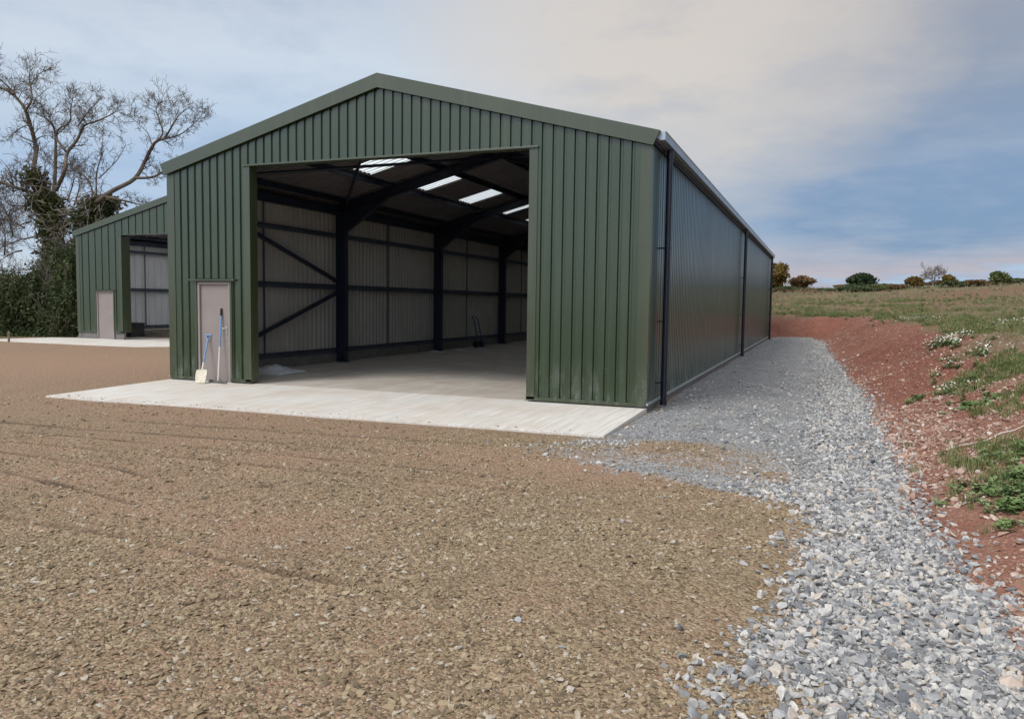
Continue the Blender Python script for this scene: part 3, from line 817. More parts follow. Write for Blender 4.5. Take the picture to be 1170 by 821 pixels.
def make_shed(name, label, loc, W, He, Hr, LEN, xl, xr, Hd, dl, dr, bays, zfoot, sky_y, sky_x, pipes, rails=(0.32, 2.15, 3.62), rev=0.22, braced=True, per=0.2, lining='lining', sag=3.05):
    global PER
    PER = per
    root = thing(name, label, 'barn', loc)
    O = Vector(loc)
    P = lambda x, y, z: (O.x + x, O.y + y, O.z + z)
    slope = (Hr - He) / (W / 2)
    roofz = lambda x: He + slope * (x if x < W / 2 else W - x)
    Dt = 2.12                                       # door head
    front = lambda u, o, z: P(u, -o, z)
    back = lambda u, o, z: P(u, LEN + o, z)
    right = lambda u, o, z: P(W + o, u, z)
    left = lambda u, o, z: P(-o, u, z)
    ft = lambda u: roofz(u) + 0.02
    for nm, sh, mt in (('front_wall', 0.0, M['clad']), ('front_wall_lining', 0.006, M[lining])):
        b = MB()
        clad(b, front, 0.02, dl - 0.05, zfoot, ft, shift=sh); clad(b, front, dl - 0.05, dr + 0.05, Dt + 0.07, ft, shift=sh)
        clad(b, front, dr + 0.05, xl - 0.02, zfoot, ft, shift=sh); clad(b, front, xl - 0.02, xr + 0.02, Hd, ft, extra=(W / 2,), shift=sh)
        clad(b, front, xr + 0.02, W - 0.02, zfoot, ft, shift=sh)
        b.build(nm, mt, root)
    for nm, pl, mt in (('side_wall', right, M['clad_sky_tint']), ('side_wall', left, M['clad'])):
        b = MB(); clad(b, pl, 0.02, LEN - 0.02, max(zfoot, 0.06), He + 0.0, phase=0.06); b.build(nm, mt, root)
        b = MB(); clad(b, pl, 0.03, LEN - 0.03, max(zfoot, 0.06), He + 0.0, phase=0.06, shift=0.006); b.build('side_wall_lining', M[lining], root)
    b = MB(); clad(b, back, 0.02, W - 0.02, zfoot, ft, extra=(W / 2,)); b.build('back_wall', M['clad'], root)
    b = MB(); clad(b, back, 0.03, W - 0.03, zfoot, ft, extra=(W / 2,), shift=0.006); b.build('back_wall_lining', M[lining], root)
    # roof sheets with openings for the rooflights
    hl = W / 2 + 0.0
    for side in (0, 1):
        def rp(t, o, y):
            xx = -0.12 + t * (W / 2 + 0.12)
            zz = He + slope * xx + 0.10 + o
            return P(xx if side == 0 else W - xx, y, zz)
        for nm, sh, mt in (('roof', 0.0, M['roof']), ('roof_lining', 0.008, M['roof_under'])):
            b = MB()
            pts = prof_points(-0.05, LEN + 0.05, 0.03, 0.0, [e for y0, y1 in sky_y for e in (y0, y1)])
            for (u0, d0), (u1, d1) in zip(pts[:-1], pts[1:]):
                if u1 - u0 < 1e-5: continue
                c = (u0 + u1) / 2
                holes = [(-0.0, 1.0)]
                for y0, y1 in sky_y:
                    if y0 < c < y1:
                        ta = (sky_x[0] + 0.12) / (W / 2 + 0.12); tb = (sky_x[1] + 0.12) / (W / 2 + 0.12)
                        holes = [(0.0, ta), (tb, 1.0)]
                for ta, tb in holes:
                    b.add([rp(ta, d0 - sh, u0), rp(tb, d0 - sh, u0), rp(tb, d1 - sh, u1), rp(ta, d1 - sh, u1)], [(0, 1, 2, 3)])
            b.build(nm, mt, root)
        for y0, y1 in sky_y:  # right slope's set is unseen, mirrored there to light the inside
            b = MB(); pts = prof_points(y0 - 0.04, y1 + 0.04, 0.03)
            ta = (sky_x[0] + 0.02) / (W / 2 + 0.12); tb = (sky_x[1] + 0.22) / (W / 2 + 0.12)
            for (u0, d0), (u1, d1) in zip(pts[:-1], pts[1:]):
                b.add([rp(ta, d0 + .004, u0), rp(tb, d0 + .004, u0), rp(tb, d1 + .004, u1), rp(ta, d1 + .004, u1)], [(0, 1, 2, 3)])
            b.build('skylight', M['rooflight'], root)
    b = MB()
    b.prism([P(W / 2 - .3, -0.02, Hr + 0.06), P(W / 2, -0.02, Hr + 0.15), P(W / 2 + .3, -0.02, Hr + 0.06), P(W / 2, -0.02, Hr + 0.135)], (0, LEN + .04, 0))
    b.build('ridge_cap', M['trim'], root)
    # verge fascia: folded flashing following the gable, one per slope
    fh = 0.235
    for side in (0, 1):
        X = (lambda x: x) if side == 0 else (lambda x: W - x)
        for yy in ((-0.075, -0.068), (LEN + 0.068, LEN + 0.075)):
            b = MB()
            ol = [(X(-0.02), He - 0.04), (X(W / 2), Hr - 0.02), (X(W / 2), Hr - 0.02 + fh + 0.03), (X(-0.13), He - 0.04 + fh)]
            b.prism([P(x, yy[0], z) for x, z in ol], (0, 0.012, 0))
            top0 = Vector(P(X(-0.13), yy[0], He - 0.04 + fh)); top1 = Vector(P(X(W / 2), yy[0], Hr - 0.02 + fh + 0.03))
            s = 1 if yy[0] < 0 else -1
            b.add([top0, top1, top1 + Vector((0, s * 0.2, 0)), top0 + Vector((0, s * 0.2, 0))], [(0, 1, 2, 3)])
            # soffit return under the fascia
            b.add([Vector(P(X(-0.02), yy[0] + .006, He - 0.04)), Vector(P(X(W / 2), yy[0] + .006, Hr - 0.02)), Vector(P(X(W / 2), yy[0] + .006 + s * 0.03, Hr - 0.02)), Vector(P(X(-0.02), yy[0] + .006 + s * 0.03, He - 0.04))], [(0, 1, 2, 3)])
            b.build('fascia', M['trim'], root)
    # corner flashings with their screws
    for cx, sx in ((0, -1), (W, 1)):
        for cy, sy in ((0, -1), (LEN, 1)):
            b = MB(); t = 0.009
            xa, xb = sorted((cx - sx * 0.19, cx + sx * t)); ya, yb = sorted((cy + sy * 0.003, cy + sy * t))
            b.box(P(xa, ya, zfoot), P(xb, yb, roofz(min(max(cx - sx * .1, 0), W)) - 0.03))
            xa, xb = sorted((cx + sx * 0.003, cx + sx * t)); ya, yb = sorted((cy - sy * 0.16, cy + sy * 0.002))
            b.box(P(xa, ya, zfoot), P(xb, yb, He - 0.03))
            z = 0.5
            while z < He - 0.3:
                for q in (cx - sx * 0.165,):
                    b.box(P(q - .007, cy + sy * t - .001, z), P(q + .007, cy + sy * (t + .006) + .001, z + .014)) if sy > 0 else b.box(P(q - .007, cy - t - .007, z), P(q + .007, cy - t + .001, z + .014))
                z += 0.55
            b.build('corner_flashing', M['trim'], root)
    # foot drips
    for x0, x1 in ((0.0, dl - 0.06), (dr + 0.06, xl), (xr, W)):
        b = MB(); b.box(P(x0 + 0.001, -0.03, zfoot - 0.012), P(x1 - 0.001, 0.01, zfoot + 0.008)); b.box(P(x0 + 0.002, -0.014, zfoot + 0.008), P(x1 - 0.002, -0.004, zfoot + 0.05))
        b.build('foot_flashing', M['trim'], root)
    for cx, sx in ((W, 1), (0, -1)):
        b = MB(); xa, xb = sorted((cx + sx * 0.005, cx + sx * 0.035)); b.box(P(xa, -0.01, 0.045), P(xb, LEN, 0.085)); b.build('foot_flashing', M['galvtrim'], root)
        b = MB(); xa, xb = sorted((cx - sx * 0.20, cx - sx * 0.005)); b.box(P(xa, 0.02, -0.25), P(xb, LEN - .02, 0.26 if sx < 0 else 0.05)); b.build('plinth', M['plinth'], root)
    if zfoot > 0.1:
        for x0, x1 in ((0.02, dl - 0.06), (dr + 0.06, xl)):
            b = MB(); b.box(P(x0, 0.03, -0.2), P(x1, 0.16, zfoot - 0.015)); b.build('plinth', M['plinth'], root)
    # portal opening trims
    for xe, s in ((xl, 1), (xr, -1)):
        b = MB()
        xa, xb = sorted((xe - s * 0.16, xe)); b.box(P(xa, -0.014, zfoot), P(xb, -0.004, Hd + 0.02))
        xa, xb = sorted((xe, xe - s * 0.008)); b.box(P(xa, -0.003, zfoot), P(xb, rev, Hd + .02))
        xa, xb = sorted((xe - s * 0.009, xe - s * 0.16)); b.box(P(xa, rev - .01, zfoot), P(xb, rev, Hd))
        b.build('jamb_flashing', M['trim'], root, bevel=0.003)
    b = MB(); b.box(P(xl - 0.17, -0.045, Hd - 0.004), P(xr + 0.17, -0.016, Hd + 0.03)); b.box(P(xl + .002, -0.03, Hd + .004), P(xr - .002, rev, Hd + 0.012)); b.build('head_flashing', M['trim'], root, bevel=0.003)
    # personnel door
    d = MB(); fr = 0.055
    d.box(P(dl + fr, 0.045, 0.015), P(dr - fr, 0.09, Dt - fr))
    door = d.build('personnel_door', M['door'], root, bevel=0.004)
    tag(door, 'grey personnel door')
    d = MB(); d.box(P(dl, 0.0, 0.0), P(dl + fr, 0.10, Dt)); d.box(P(dr - fr, 0.0, 0.0), P(dr, 0.10, Dt)); d.box(P(dl + fr, 0.0, Dt - fr), P(dr - fr, 0.10, Dt))
    d.build('frame', M['doorframe'], door, bevel=0.003)
    d = MB(); d.box(P(dl + fr, 0.02, 0.0), P(dr - fr, 0.10, 0.013)); d.build('threshold', M['galvtrim'], door)
    lx = dr - fr - 0.09
    d = MB(); d.box(P(lx - 0.022, 0.037, 1.02), P(lx + 0.022, 0.046, 1.20)); d.tube([P(lx, 0.04, 1.14), P(lx, -0.005, 1.14), P(lx - 0.065, -0.008, 1.14)], 0.010, 8)
    d.build('handle', M['chrome'], door)
    d = MB(); d.tube([P(lx, 0.045, 0.90), P(lx, 0.03, 0.90)], 0.014, 10); d.build('lock_cylinder', M['chrome'], door)
    d = MB()
    for x0, x1 in ((dl - 0.052, dl - 0.003), (dr + 0.003, dr + 0.052)): d.box(P(x0, -0.02, zfoot), P(x1, 0.10, Dt + .01))
    d.box(P(dl - 0.17, -0.07, Dt + 0.045), P(dr + 0.17, -0.002, Dt + 0.057)); d.box(P(dl - 0.17, -0.07, Dt + 0.02), P(dr + 0.17, -0.064, Dt + 0.045)); d.box(P(dl - .05, -0.02, Dt + .012), P(dr + .05, .1, Dt + .044))
    d.build('door_flashing', M['trim'], root)
    # gutters: folded channel along each eave
    for cx, sx in ((W, 1), (0, -1)):
        x0 = cx + sx * 0.045; x1 = cx + sx * 0.205; z0 = He + 0.05; z1 = He + 0.19; t = 0.006
        prof = [(x0, z1), (x0, z0), (x1, z0), (x1, z1 - .02), (x1 + sx * .012, z1), (x1 - sx * t, z1), (x1 - sx * t, z0 + t), (x0 + sx * t, z0 + t), (x0 + sx * t, z1)]
        b = MB(); b.prism([P(x, 0.02, z) for x, z in prof], (0, LEN - 0.0, 0))
        b.box(P(min(x0, x1), 0.012, z0), P(max(x0, x1), 0.019, z1 - .004))
        b.build('gutter', M['galv'], root)
        b = MB(); xa, xb = sorted((cx + sx * .012, cx + sx * .043)); b.box(P(xa, 0.0, He - 0.01), P(xb, LEN, He + 0.10)); b.build('eaves_trim', M['steel'], root)
        for py in pipes:
            b = MB(); px = cx + sx * 0.125
            b.tube([P(px, py, He + 0.06), P(px, py, -0.02)], 0.056, 14)
            for zz in (He - 0.02, 0.05): b.tube([P(px, py, zz), P(px, py, zz - 0.09)], 0.064, 14)
            pp = b.build('downpipe', M['pipe'], root, smooth=False)
            for zz in (0.35, 1.45, 2.75):
                c = MB(); c.tube([P(px, py, zz), P(px, py, zz + 0.03)], 0.063, 14); xa, xb = sorted((cx + sx * .002, px)); c.box(P(xa, py - 0.12, zz + 0.004), P(xb - .05 if sx > 0 else xb, py + 0.02, zz + 0.026))
                c.build('bracket', M['pipe'], pp)
    # steel frame
    for k, y in enumerate(bays):
        for xx, s in ((0.34, 1), (W - 0.34, -1)):
            b = MB(); b.ibeam(P(xx, y, -0.01), P(xx, y, roofz(0.34) - 0.16), 0.30, 0.17, up=(1, 0, 0)); b.box(P(xx - .2, y - .13, 0.0), P(xx + .2, y + .13, 0.02)); b.build('column', M['steel'], root)
            xe = 0.2 if s > 0 else W - 0.2
            b = MB()
            p0 = Vector(P(xe, y, roofz(0.2) - 0.15)); p1 = Vector(P(W / 2, y, Hr - 0.15))
            b.ibeam(p0, p1, 0.24, 0.16)
            # haunch
            h0 = Vector(P(xx + s * .15, y, roofz(.5) - 0.85)); h1 = Vector(P(xx + s * 1.5, y, roofz(1.85) - 0.28)); h2 = Vector(P(xx + s * .15, y, roofz(.5) - 0.27))
            b.prism([h0 - Vector((0, .006, 0)), h1 - Vector((0, .006, 0)), h2 - Vector((0, .006, 0))], (0, .012, 0)); b.bar(h0, h1, 0.16, 0.014)
            b.build('rafter', M['steel'], root)
    px = [0.55, 1.98, 3.55, W / 2 - 0.25]
    for side in (0, 1):
        for q in px:
            xx = q if side == 0 else W - q
            b = MB(); zz = roofz(xx) + 0.0
            b.bar(P(xx, 0.05, zz), P(xx, LEN - .05, zz), 0.008, 0.13); b.bar(P(xx + .03, 0.05, zz + .061), P(xx + .03, LEN - .05, zz + .061), 0.06, 0.008); b.bar(P(xx - .03, 0.05, zz - .061), P(xx - .03, LEN - .05, zz - .061), 0.06, 0.008)
            b.build('purlin', M['steel'], root)
    for cx, s in ((0, 1), (W, -1)):
        for zz in rails:
            b = MB(); xx = cx + s * 0.115
            b.bar(P(xx, 0.05, zz), P(xx, LEN - .05, zz), 0.14, 0.008); b.bar(P(xx + s * .07, .05, zz - .04), P(xx + s * .07, LEN - .05, zz - .04), 0.008, 0.075); b.bar(P(xx - s * .066, .05, zz + .04), P(xx - s * .066, LEN - .05, zz + .04), 0.008, 0.075)
            b.build('rail', M['purlin'], root)
        b = MB(); b.bar(P(cx + s * .2, 0.05, He - .12), P(cx + s * .2, LEN - .05, He - .12), .14, .22); b.build('eaves_beam', M['steel'], root)
        for y in np.arange(sag, LEN - 1, 6.1):
            b = MB(); b.bar(P(cx + s * .06, y, .3), P(cx + s * .06, y, He - .2), .05, .02, up=(1, 0, 0)); b.build('sag_bar', M['purlin'], root)
        if not braced: continue
        b = MB(); b.bar(P(cx + s * .26, bays[0] + .1, 4.05), P(cx + s * .26, bays[1] - .15, 2.32), .09, .09); b.build('brace', M['steel'], root)
        b = MB(); b.bar(P(cx + s * .26, bays[0] + .1, 0.15), P(cx + s * .26, bays[1] - .15, 1.98), .09, .09); b.build('brace', M['steel'], root)
        for a0, a1 in (((0.5, bays[0] + .1), (W / 2 - .2, bays[1] - .1)), ((W / 2 - .2, bays[0] + .1), (0.5, bays[1] - .1))):
            xa = a0[0] if s > 0 else W - a0[0]; xb = a1[0] if s > 0 else W - a1[0]
            b = MB(); b.tube([P(xa, a0[1], roofz(xa) - .2), P(xb, a1[1], roofz(xb) - .2)], 0.038, 8); b.build('brace', M['steel'], root)
    # steel behind the door head and the gable posts
    b = MB(); b.bar(P(0.3, 0.14, Hd + .13), P(W - .3, 0.14, Hd + .13), .12, .2); b.build('head_beam', M['steel'], root)
    for xx in (xl - 0.16, xr + 0.16):
        b = MB(); b.ibeam(P(xx, 0.13, 0.0), P(xx, 0.13, roofz(xx) - .3), 0.12, 0.12, up=(1, 0, 0)); b.build('gable_post', M['steel'], root)
    for y in (LEN,):
        for zz in rails:
            b = MB(); b.bar(P(.2, y - .115, zz), P(W - .2, y - .115, zz), 0.14, 0.07); b.build('rail', M['purlin'], root)
    return root


BAYS = [0.22, 6.1, 12.2, 18.3, 24.4, 30.5, 33.1]
make_shed('steel_barn', 'large dark green steel barn with wide open front and gravel path beside it', (0, 0, 0), 10.488, 4.431, 5.80, 33.4, 2.2, 8.314, 4.48, 0.777, 1.657,
          BAYS, 0.035, [(3.75 + 3.13 * k, 4.78 + 3.13 * k) for k in range(0, 9)], (2.12, 3.35), [0.93, 16.2, 32.4])
make_shed('steel_barn', 'smaller looking green barn set back on the left beside the bare tree', (-17.95, 12.5, -0.07), 11.8, 4.58, 6.02, 24.6, 2.72, 9.1, 4.55, 1.17, 2.18,
          [0.22, 6.1, 12.2, 18.3, 24.3], 0.30, [(0.5 + 2.0 * k, 1.6 + 2.0 * k) for k in range(0, 12)], (0.9, 5.2), [0.93, 12.3, 24.0],  # unseen rooflights, added large to brighten the far barn's inside
          rails=(0.42, 2.23, 4.05), rev=0.45, braced=False, per=0.4, lining='white_lining', sag=3.78)

# slabs
def slab(name, outline, ztop, zbot, mat, bevel=0.006):
    b = MB(); n = len(outline)
    zt = ztop if hasattr(ztop, '__len__') else [ztop] * n
    b.add([(x, y, z) for (x, y), z in zip(outline, zt)] + [(x, y, zbot) for x, y in outline],
          [tuple(range(n)), tuple(range(n, 2 * n))[::-1]] + [(i, n + i, n + (i + 1) % n, (i + 1) % n) for i in range(n)])
    o = b.build(name, mat, bevel=bevel); tag(o, kind='structure'); return o


slab('floor', [(0.02, 0.13), (10.46, 0.10), (10.46, 33.36), (0.02, 33.36)], -0.002, -0.3, M['floor'], 0)
slab('concrete_apron', [(0.0, -2.98), (10.48, -2.72), (10.488, 0.10), (-0.02, 0.13)], [-0.055, -0.045, 0.0, 0.0], -0.3, M['apron'])
slab('floor', [(-17.9, 12.6), (-6.2, 12.6), (-6.2, 37.0), (-17.9, 37.0)], -0.072, -0.3, M['floor'], 0)
slab('concrete_apron', [(-20.3, 9.5), (-6.2, 9.0), (-6.2, 12.6), (-17.95, 12.6), (-19.6, 12.5)], [-0.10, -0.10, -0.07, -0.07, -0.09], -0.3, M['apron'])

# ------------------------------------------------------------------ tools at the door


def lean(base, top): return Vector(base), Vector(top)


t = thing('shovel', 'blue short-handled shovel with cement coated blade leaning on the grey door', 'shovel', (1.16, -0.33, 0.0))
b0 = Vector((1.20, -0.40, 0.005)); b1 = Vector((1.115, -0.245, 0.27)); hnd = Vector((1.045, 0.03, 0.99))
ax = (hnd - b1).normalized(); side = Vector((0.95, 0.2, 0.0)).normalized(); side = (side - ax * side.dot(ax)).normalized()
b = MB(); bx = (b1 - b0).normalized(); nrm = side.cross(bx).normalized(); w = 0.125
rows = []
for k, (tt, ww, dish) in enumerate([(0, 0.105, 0.0), (0.35, 0.12, 0.012), (0.75, 0.125, 0.016), (0.95, 0.115, 0.012), (1.0, 0.05, 0.008)]):
    c = b0.lerp(b1, tt)
    rows.append([c - side * ww + nrm * dish, c - side * ww * 0.4, c + side * ww * 0.4, c + side * ww + nrm * dish])
vs = [q for r in rows for q in r] + [q + nrm * 0.008 for r in rows for q in r]; nr = len(rows); fs = []
for i in range(nr - 1):
    for j in range(3):
        q = (i * 4 + j, i * 4 + j + 1, (i + 1) * 4 + j + 1, (i + 1) * 4 + j); fs += [q, tuple(x + nr * 4 for x in q)[::-1]]
    for j in (0, 3): fs.append((i * 4 + j, (i + 1) * 4 + j, (i + 1) * 4 + j + nr * 4, i * 4 + j + nr * 4))
for i in (0, nr - 1):
    for j in range(3): fs.append((i * 4 + j, i * 4 + j + 1, i * 4 + j + 1 + nr * 4, i * 4 + j + nr * 4))
b.add(vs, fs); b.build('blade', M['blade'], t)
b = MB(); b.tube([b1 - ax * 0.04, b1 + ax * 0.06, b1 + ax * 0.16], [0.024, 0.021, 0.019], 10); b.build('socket', M['ash'], t)
b = MB(); b.tube([b1 + ax * 0.05, hnd - ax * 0.11], 0.018, 10); b.build('shaft', M['blue'], t)
b = MB()
for s in (-1, 1): b.tube([hnd - ax * 0.12, hnd - ax * 0.07 + side * s * 0.035, hnd + side * s * 0.058], 0.012, 8)
b.tube([hnd - side * 0.062, hnd + side * 0.062], 0.015, 8); b.build('grip', M['blue'], t)

t = thing('rake', 'long blue and white handled rake with black grip standing against the grey door', 'rake', (1.44, -0.15, 0.0))
p0 = Vector((1.455, -0.16, 0.05)); p1 = Vector((1.395, 0.03, 1.56)); pm = p0.lerp(p1, 0.47); pg = p0.lerp(p1, 0.90)
b = MB(); b.tube([p0, pm], 0.017, 10); b.build('lower_shaft', M['ash'], t)
b = MB(); b.tube([pm, pg], 0.0185, 10); b.build('upper_shaft', M['blue'], t)
b = MB(); b.tube([pg, p1], 0.022, 10); b.build('grip', M['black'], t)
b = MB(); b.bar((1.20, -0.13, 0.035), (1.72, -0.20, 0.03), 0.022, 0.05)
for k in range(14):
    q = Vector((1.215, -0.132, 0.03)).lerp(Vector((1.705, -0.198, 0.025)), k / 13); b.bar(q, q + Vector((-0.01, -0.05, -0.028)), 0.01, 0.008)
b.bar((1.455, -0.16, 0.11), (1.34, -0.15, 0.045), 0.012, 0.012); b.bar((1.455, -0.16, 0.11), (1.58, -0.18, 0.045), 0.012, 0.012)
b.build('rake_head', M['plinth'], t)

# polythene on the floor inside
def crumpled(name, cx, cy, z, sx, sy, hh, mat, seed, nx=26, ny=20):
    r = np.random.default_rng(seed); u, v = np.meshgrid(np.linspace(-1, 1, nx), np.linspace(-1, 1, ny), indexing='ij')
    edge = np.clip(1 - np.maximum(np.abs(u), np.abs(v)) ** 4, 0, 1)
    h = hh * edge * (0.55 + 0.5 * fbm(u, v, 2.3, 4, seed) + 0.25 * np.abs(fbm(u, v, 5, 3, seed + 1)))
    x = cx + sx * (u + 0.08 * fbm(u, v, 2.0, 3, seed + 2)); y = cy + sy * (v + 0.08 * fbm(u, v, 2.0, 3, seed + 3))
    co = np.stack([x, y, z + 0.004 + np.maximum(h, 0)], -1).reshape(-1, 3)
    i = np.arange(nx - 1)[:, None]; j = np.arange(ny - 1)[None]
    q = np.stack([i * ny + j, (i + 1) * ny + j, (i + 1) * ny + j + 1, i * ny + j + 1], -1).reshape(-1)
    return fast_mesh(name, co, q, 4, mat, smooth=True)


o = crumpled('plastic_sheet', 0.95, 2.35, 0.0, 0.55, 0.55, 0.20, M['sheet'], 3); tag(o, 'crumpled white plastic sheet on the barn floor behind the door post', 'plastic sheet')
o = crumpled('plastic_scrap', 0.62, 11.5, 0.0, 0.28, 0.25, 0.06, M['sheet'], 5); tag(o, 'pale plastic scrap on the floor at the foot of the second inner column', 'plastic scrap')
o = crumpled('plastic_scrap', 1.0, 12.75, 0.0, 0.22, 0.22, 0.08, M['sheet'], 8); tag(o, 'pale plastic scrap on the floor between the column and the blue sack truck', 'plastic scrap')
# blue sack truck deep inside against the wall
t = thing('sack_truck', 'small blue sack truck standing upright against the inner wall of the barn', 'sack truck', (0.7, 15.1, 0))
b = MB()
for s in (-1, 1): b.tube([(0.75, 15.1 + s * .2, 0.08), (0.55, 15.1 + s * .2, 1.05), (0.44, 15.1 + s * .17, 1.22)], 0.02, 8)
for zz in (0.3, 0.6, 0.9): b.tube([(0.75 - .2 * zz, 14.9, zz), (0.75 - .2 * zz, 15.3, zz)], 0.014, 8)
b.tube([(0.44, 14.93, 1.22), (0.44, 15.27, 1.22)], 0.018, 8); b.build('frame', M['bluepaint'], t)
b = MB(); b.box((0.75, 14.88, 0.03), (1.0, 15.32, 0.045)); b.build('toe_plate', M['bluepaint'], t)
for s in (-1, 1):
    b = MB(); b.tube([(0.66, 15.1 + s * .25 - .03, 0.13), (0.66, 15.1 + s * .25 + .03, 0.13)], 0.13, 16); b.build('wheel', M['black'], t)
# stores in the second barn
t = thing('crate', 'dark crate standing behind the left jamb of the far barn', 'crate', (-17.0, 15.0, -0.07))
b = MB(); b.box((-17.55, 14.3, -0.07), (-16.75, 15.1, 0.52)); b.build('body', M['darkbox'], t, bevel=0.01)
b = MB(); b.box((-17.58, 14.27, 0.522), (-16.72, 15.13, 0.60)); b.build('lid', M['darkbox'], t, bevel=0.01)
for i, (yy, zz, dx, an) in enumerate([(14.7, -0.065, 0.0, .03), (15.0, -0.065, .2, -.02), (14.85, 0.015, -.3, .05), (15.3, -0.065, -.2, .01), (15.15, 0.015, .15, -.04), (14.95, 0.095, 0.1, .09)]):
    b = MB(); p = Vector((-16.6 + dx, yy + .35, zz + 0.035)); q = p + Vector((3.9 * math.cos(an), 3.9 * math.sin(an), 0.0)); b.bar(p, q, 0.22, 0.07)
    o = b.build('timber_plank', M['timber'], bevel=0.004)
    tag(o, 'dark timber plank in the pile on the floor of the far barn', 'plank', 'timber planks piled in the far barn')
# ------------------------------------------------------------------ trees


def leaf_cloud(blobs, n, size, seed, thin=-0.42):
    """n leaf quads spread through the volume of ellipsoid blobs (c, r), denser near their skins"""
    r = np.random.default_rng(seed)
    vol = np.array([b[1][0] * b[1][1] * b[1][2] for b in blobs]) ** (2 / 3); vol /= vol.sum()
    cnt = r.multinomial(n, vol); P = []
    for (c, rad), k in zip(blobs, cnt):
        d = r.normal(0, 1, (k, 3)); d /= np.linalg.norm(d, axis=1)[:, None]
        rr = r.uniform(0, 1, k) ** 0.45 * (1 + 0.16 * r.normal(0, 1, k))
        P.append(np.array(c) + d * rr[:, None] * np.array(rad))
    P = np.vstack(P); n = len(P)
    # thin the crown where a coarse noise is low, so that gaps show
    keep = fbm(P[:, 0] + P[:, 2] * .7, P[:, 1] - P[:, 2] * .6, 1.6 / max(0.6, np.mean([b[1][0] for b in blobs])), 3, seed) > thin
    P = P[keep]; n = len(P)
    a = r.normal(0, 1, (n, 3)); a /= np.linalg.norm(a, axis=1)[:, None]
    t = np.cross(a, r.normal(0, 1, (n, 3))); t /= np.linalg.norm(t, axis=1)[:, None]
    s = (size * r.uniform(0.5, 1.35, n))[:, None]
    u = a * s; v = t * s * 0.55
    co = np.stack([P - u, P + v, P + u, P - v], 1).reshape(-1, 3)
    return co, np.arange(len(co))


def grow(mb, p, d, length, rad, depth, r, minr=0.010, nseg=5, kids=(3, 5), wig=0.28, up=0.12, tmin=0.3, spread=(0.5, 1.1)):
    pts = [p.copy()]; rads = [rad]; seg = length / nseg; dirs = []
    q = p.copy(); dd = d.normalized()
    for i in range(nseg):
        dd = (dd + Vector((r.gauss(0, wig), r.gauss(0, wig), r.gauss(0, wig) + up * 0.6))).normalized()
        q = q + dd * seg; pts.append(q.copy()); dirs.append(dd.copy()); rads.append(max(minr, rad * (1 - 0.72 * (i + 1) / nseg)))
    mb.tube(pts, rads, 5 if rad > 0.05 else 3, cap=False)
    if depth <= 0: return
    for k in range(r.randint(*kids)):
        tpos = r.uniform(tmin, 1.0); i = min(nseg - 1, int(tpos * nseg)); b = pts[i].lerp(pts[i + 1], tpos * nseg - i)
        ax = dirs[i].cross(Vector((r.gauss(0, 1), r.gauss(0, 1), r.gauss(0, 1)))).normalized()
        nd = (Matrix.Rotation(r.uniform(*spread), 3, ax) @ dirs[i]); nd.z += up
        grow(mb, b, nd, length * r.uniform(0.45, 0.75), max(minr, rads[i] * 0.6), depth - 1, r, minr, max(3, nseg - 1), kids, wig, up, 0.15, spread)


def traced(mb, pix, r0, r1, depth, r, twigs=2, wob=0.6, kid_len=2.2, per=3, levels=3, start=0.25, minr=0.0075):
    """a main limb whose bends follow the photo, given depth of its own, with twigs growing off it"""
    pts = []; dz = 0.0
    for i, (x, y) in enumerate(pix):
        dz += r.gauss(0, wob) if i else 0
        pts.append(Vector(at(x, y, depth + dz)))
    # smooth (Catmull-Rom)
    sm = []
    for i in range(len(pts) - 1):
        a, b, c, d = pts[max(i - 1, 0)], pts[i], pts[i + 1], pts[min(i + 2, len(pts) - 1)]
        for k in range(4):
            t = k / 4
            sm.append(0.5 * ((2 * b) + (c - a) * t + (2 * a - 5 * b + 4 * c - d) * t * t + (3 * b - a - 3 * c + d) * t ** 3))
    sm.append(pts[-1]); n = len(sm)
    r0 *= 0.52; r1 *= 0.55
    rads = [r0 + (r1 - r0) * i / (n - 1) for i in range(n)]
    mb.tube(sm, rads, 8, cap=True)
    for i in range(int(n * start), n):
        for k in range(per if i > n * 0.55 else max(1, per - 1)):
            if r.random() < 0.34: continue
            dd = (sm[min(i + 1, n - 1)] - sm[max(i - 1, 0)]).normalized()
            ax = dd.cross(Vector((r.gauss(0, 1), r.gauss(0, 1), r.gauss(0, 1)))).normalized()
            nd = Matrix.Rotation(r.uniform(0.45, 1.25), 3, ax) @ dd; nd.z += 0.15
            grow(mb, sm[i], nd, 0.50 * kid_len * r.uniform(0.5, 1.2), max(minr * 1.6, rads[i] * 0.4), levels - 1, r, minr, 5, (3, 5), 0.30, 0.10)
    return sm


TD = 44.0
r = random.Random(21)
base = Vector(at(66, 383, TD)); base.z = -0.2
tree = thing('bare_tree', 'tall bare winter tree with ivy wrapped forked trunk behind the hedge', 'tree', base)
mb = MB()
S = 3.9
Zp = lambda x, y: (x / S, y / S + 40)
trunk_a = [(66, 392), (66, 340), (62, 290), (58, 245), (50, 222), (40, 205)]
trunk_b = [(68, 350), (84, 300), (100, 262), (116, 232)]
mbt = MB()
for tr_, r0, r1 in ((trunk_a, 0.75, 0.36), (trunk_b, 0.48, 0.30)):
    pts = [Vector(at(x, y, TD + 0.2 * i)) for i, (x, y) in enumerate(tr_)]
    mbt.tube(pts, [r0 + (r1 - r0) * i / (len(pts) - 1) for i in range(len(pts))], 12)
mbt.build('trunk', M['bark'], tree, smooth=True)
traced(mb, [Zp(160, 700), Zp(150, 600), Zp(160, 510), Zp(135, 400), Zp(105, 320), Zp(50, 260), Zp(-20, 225), Zp(-90, 190)], 0.30, 0.06, TD, r, kid_len=2.3)
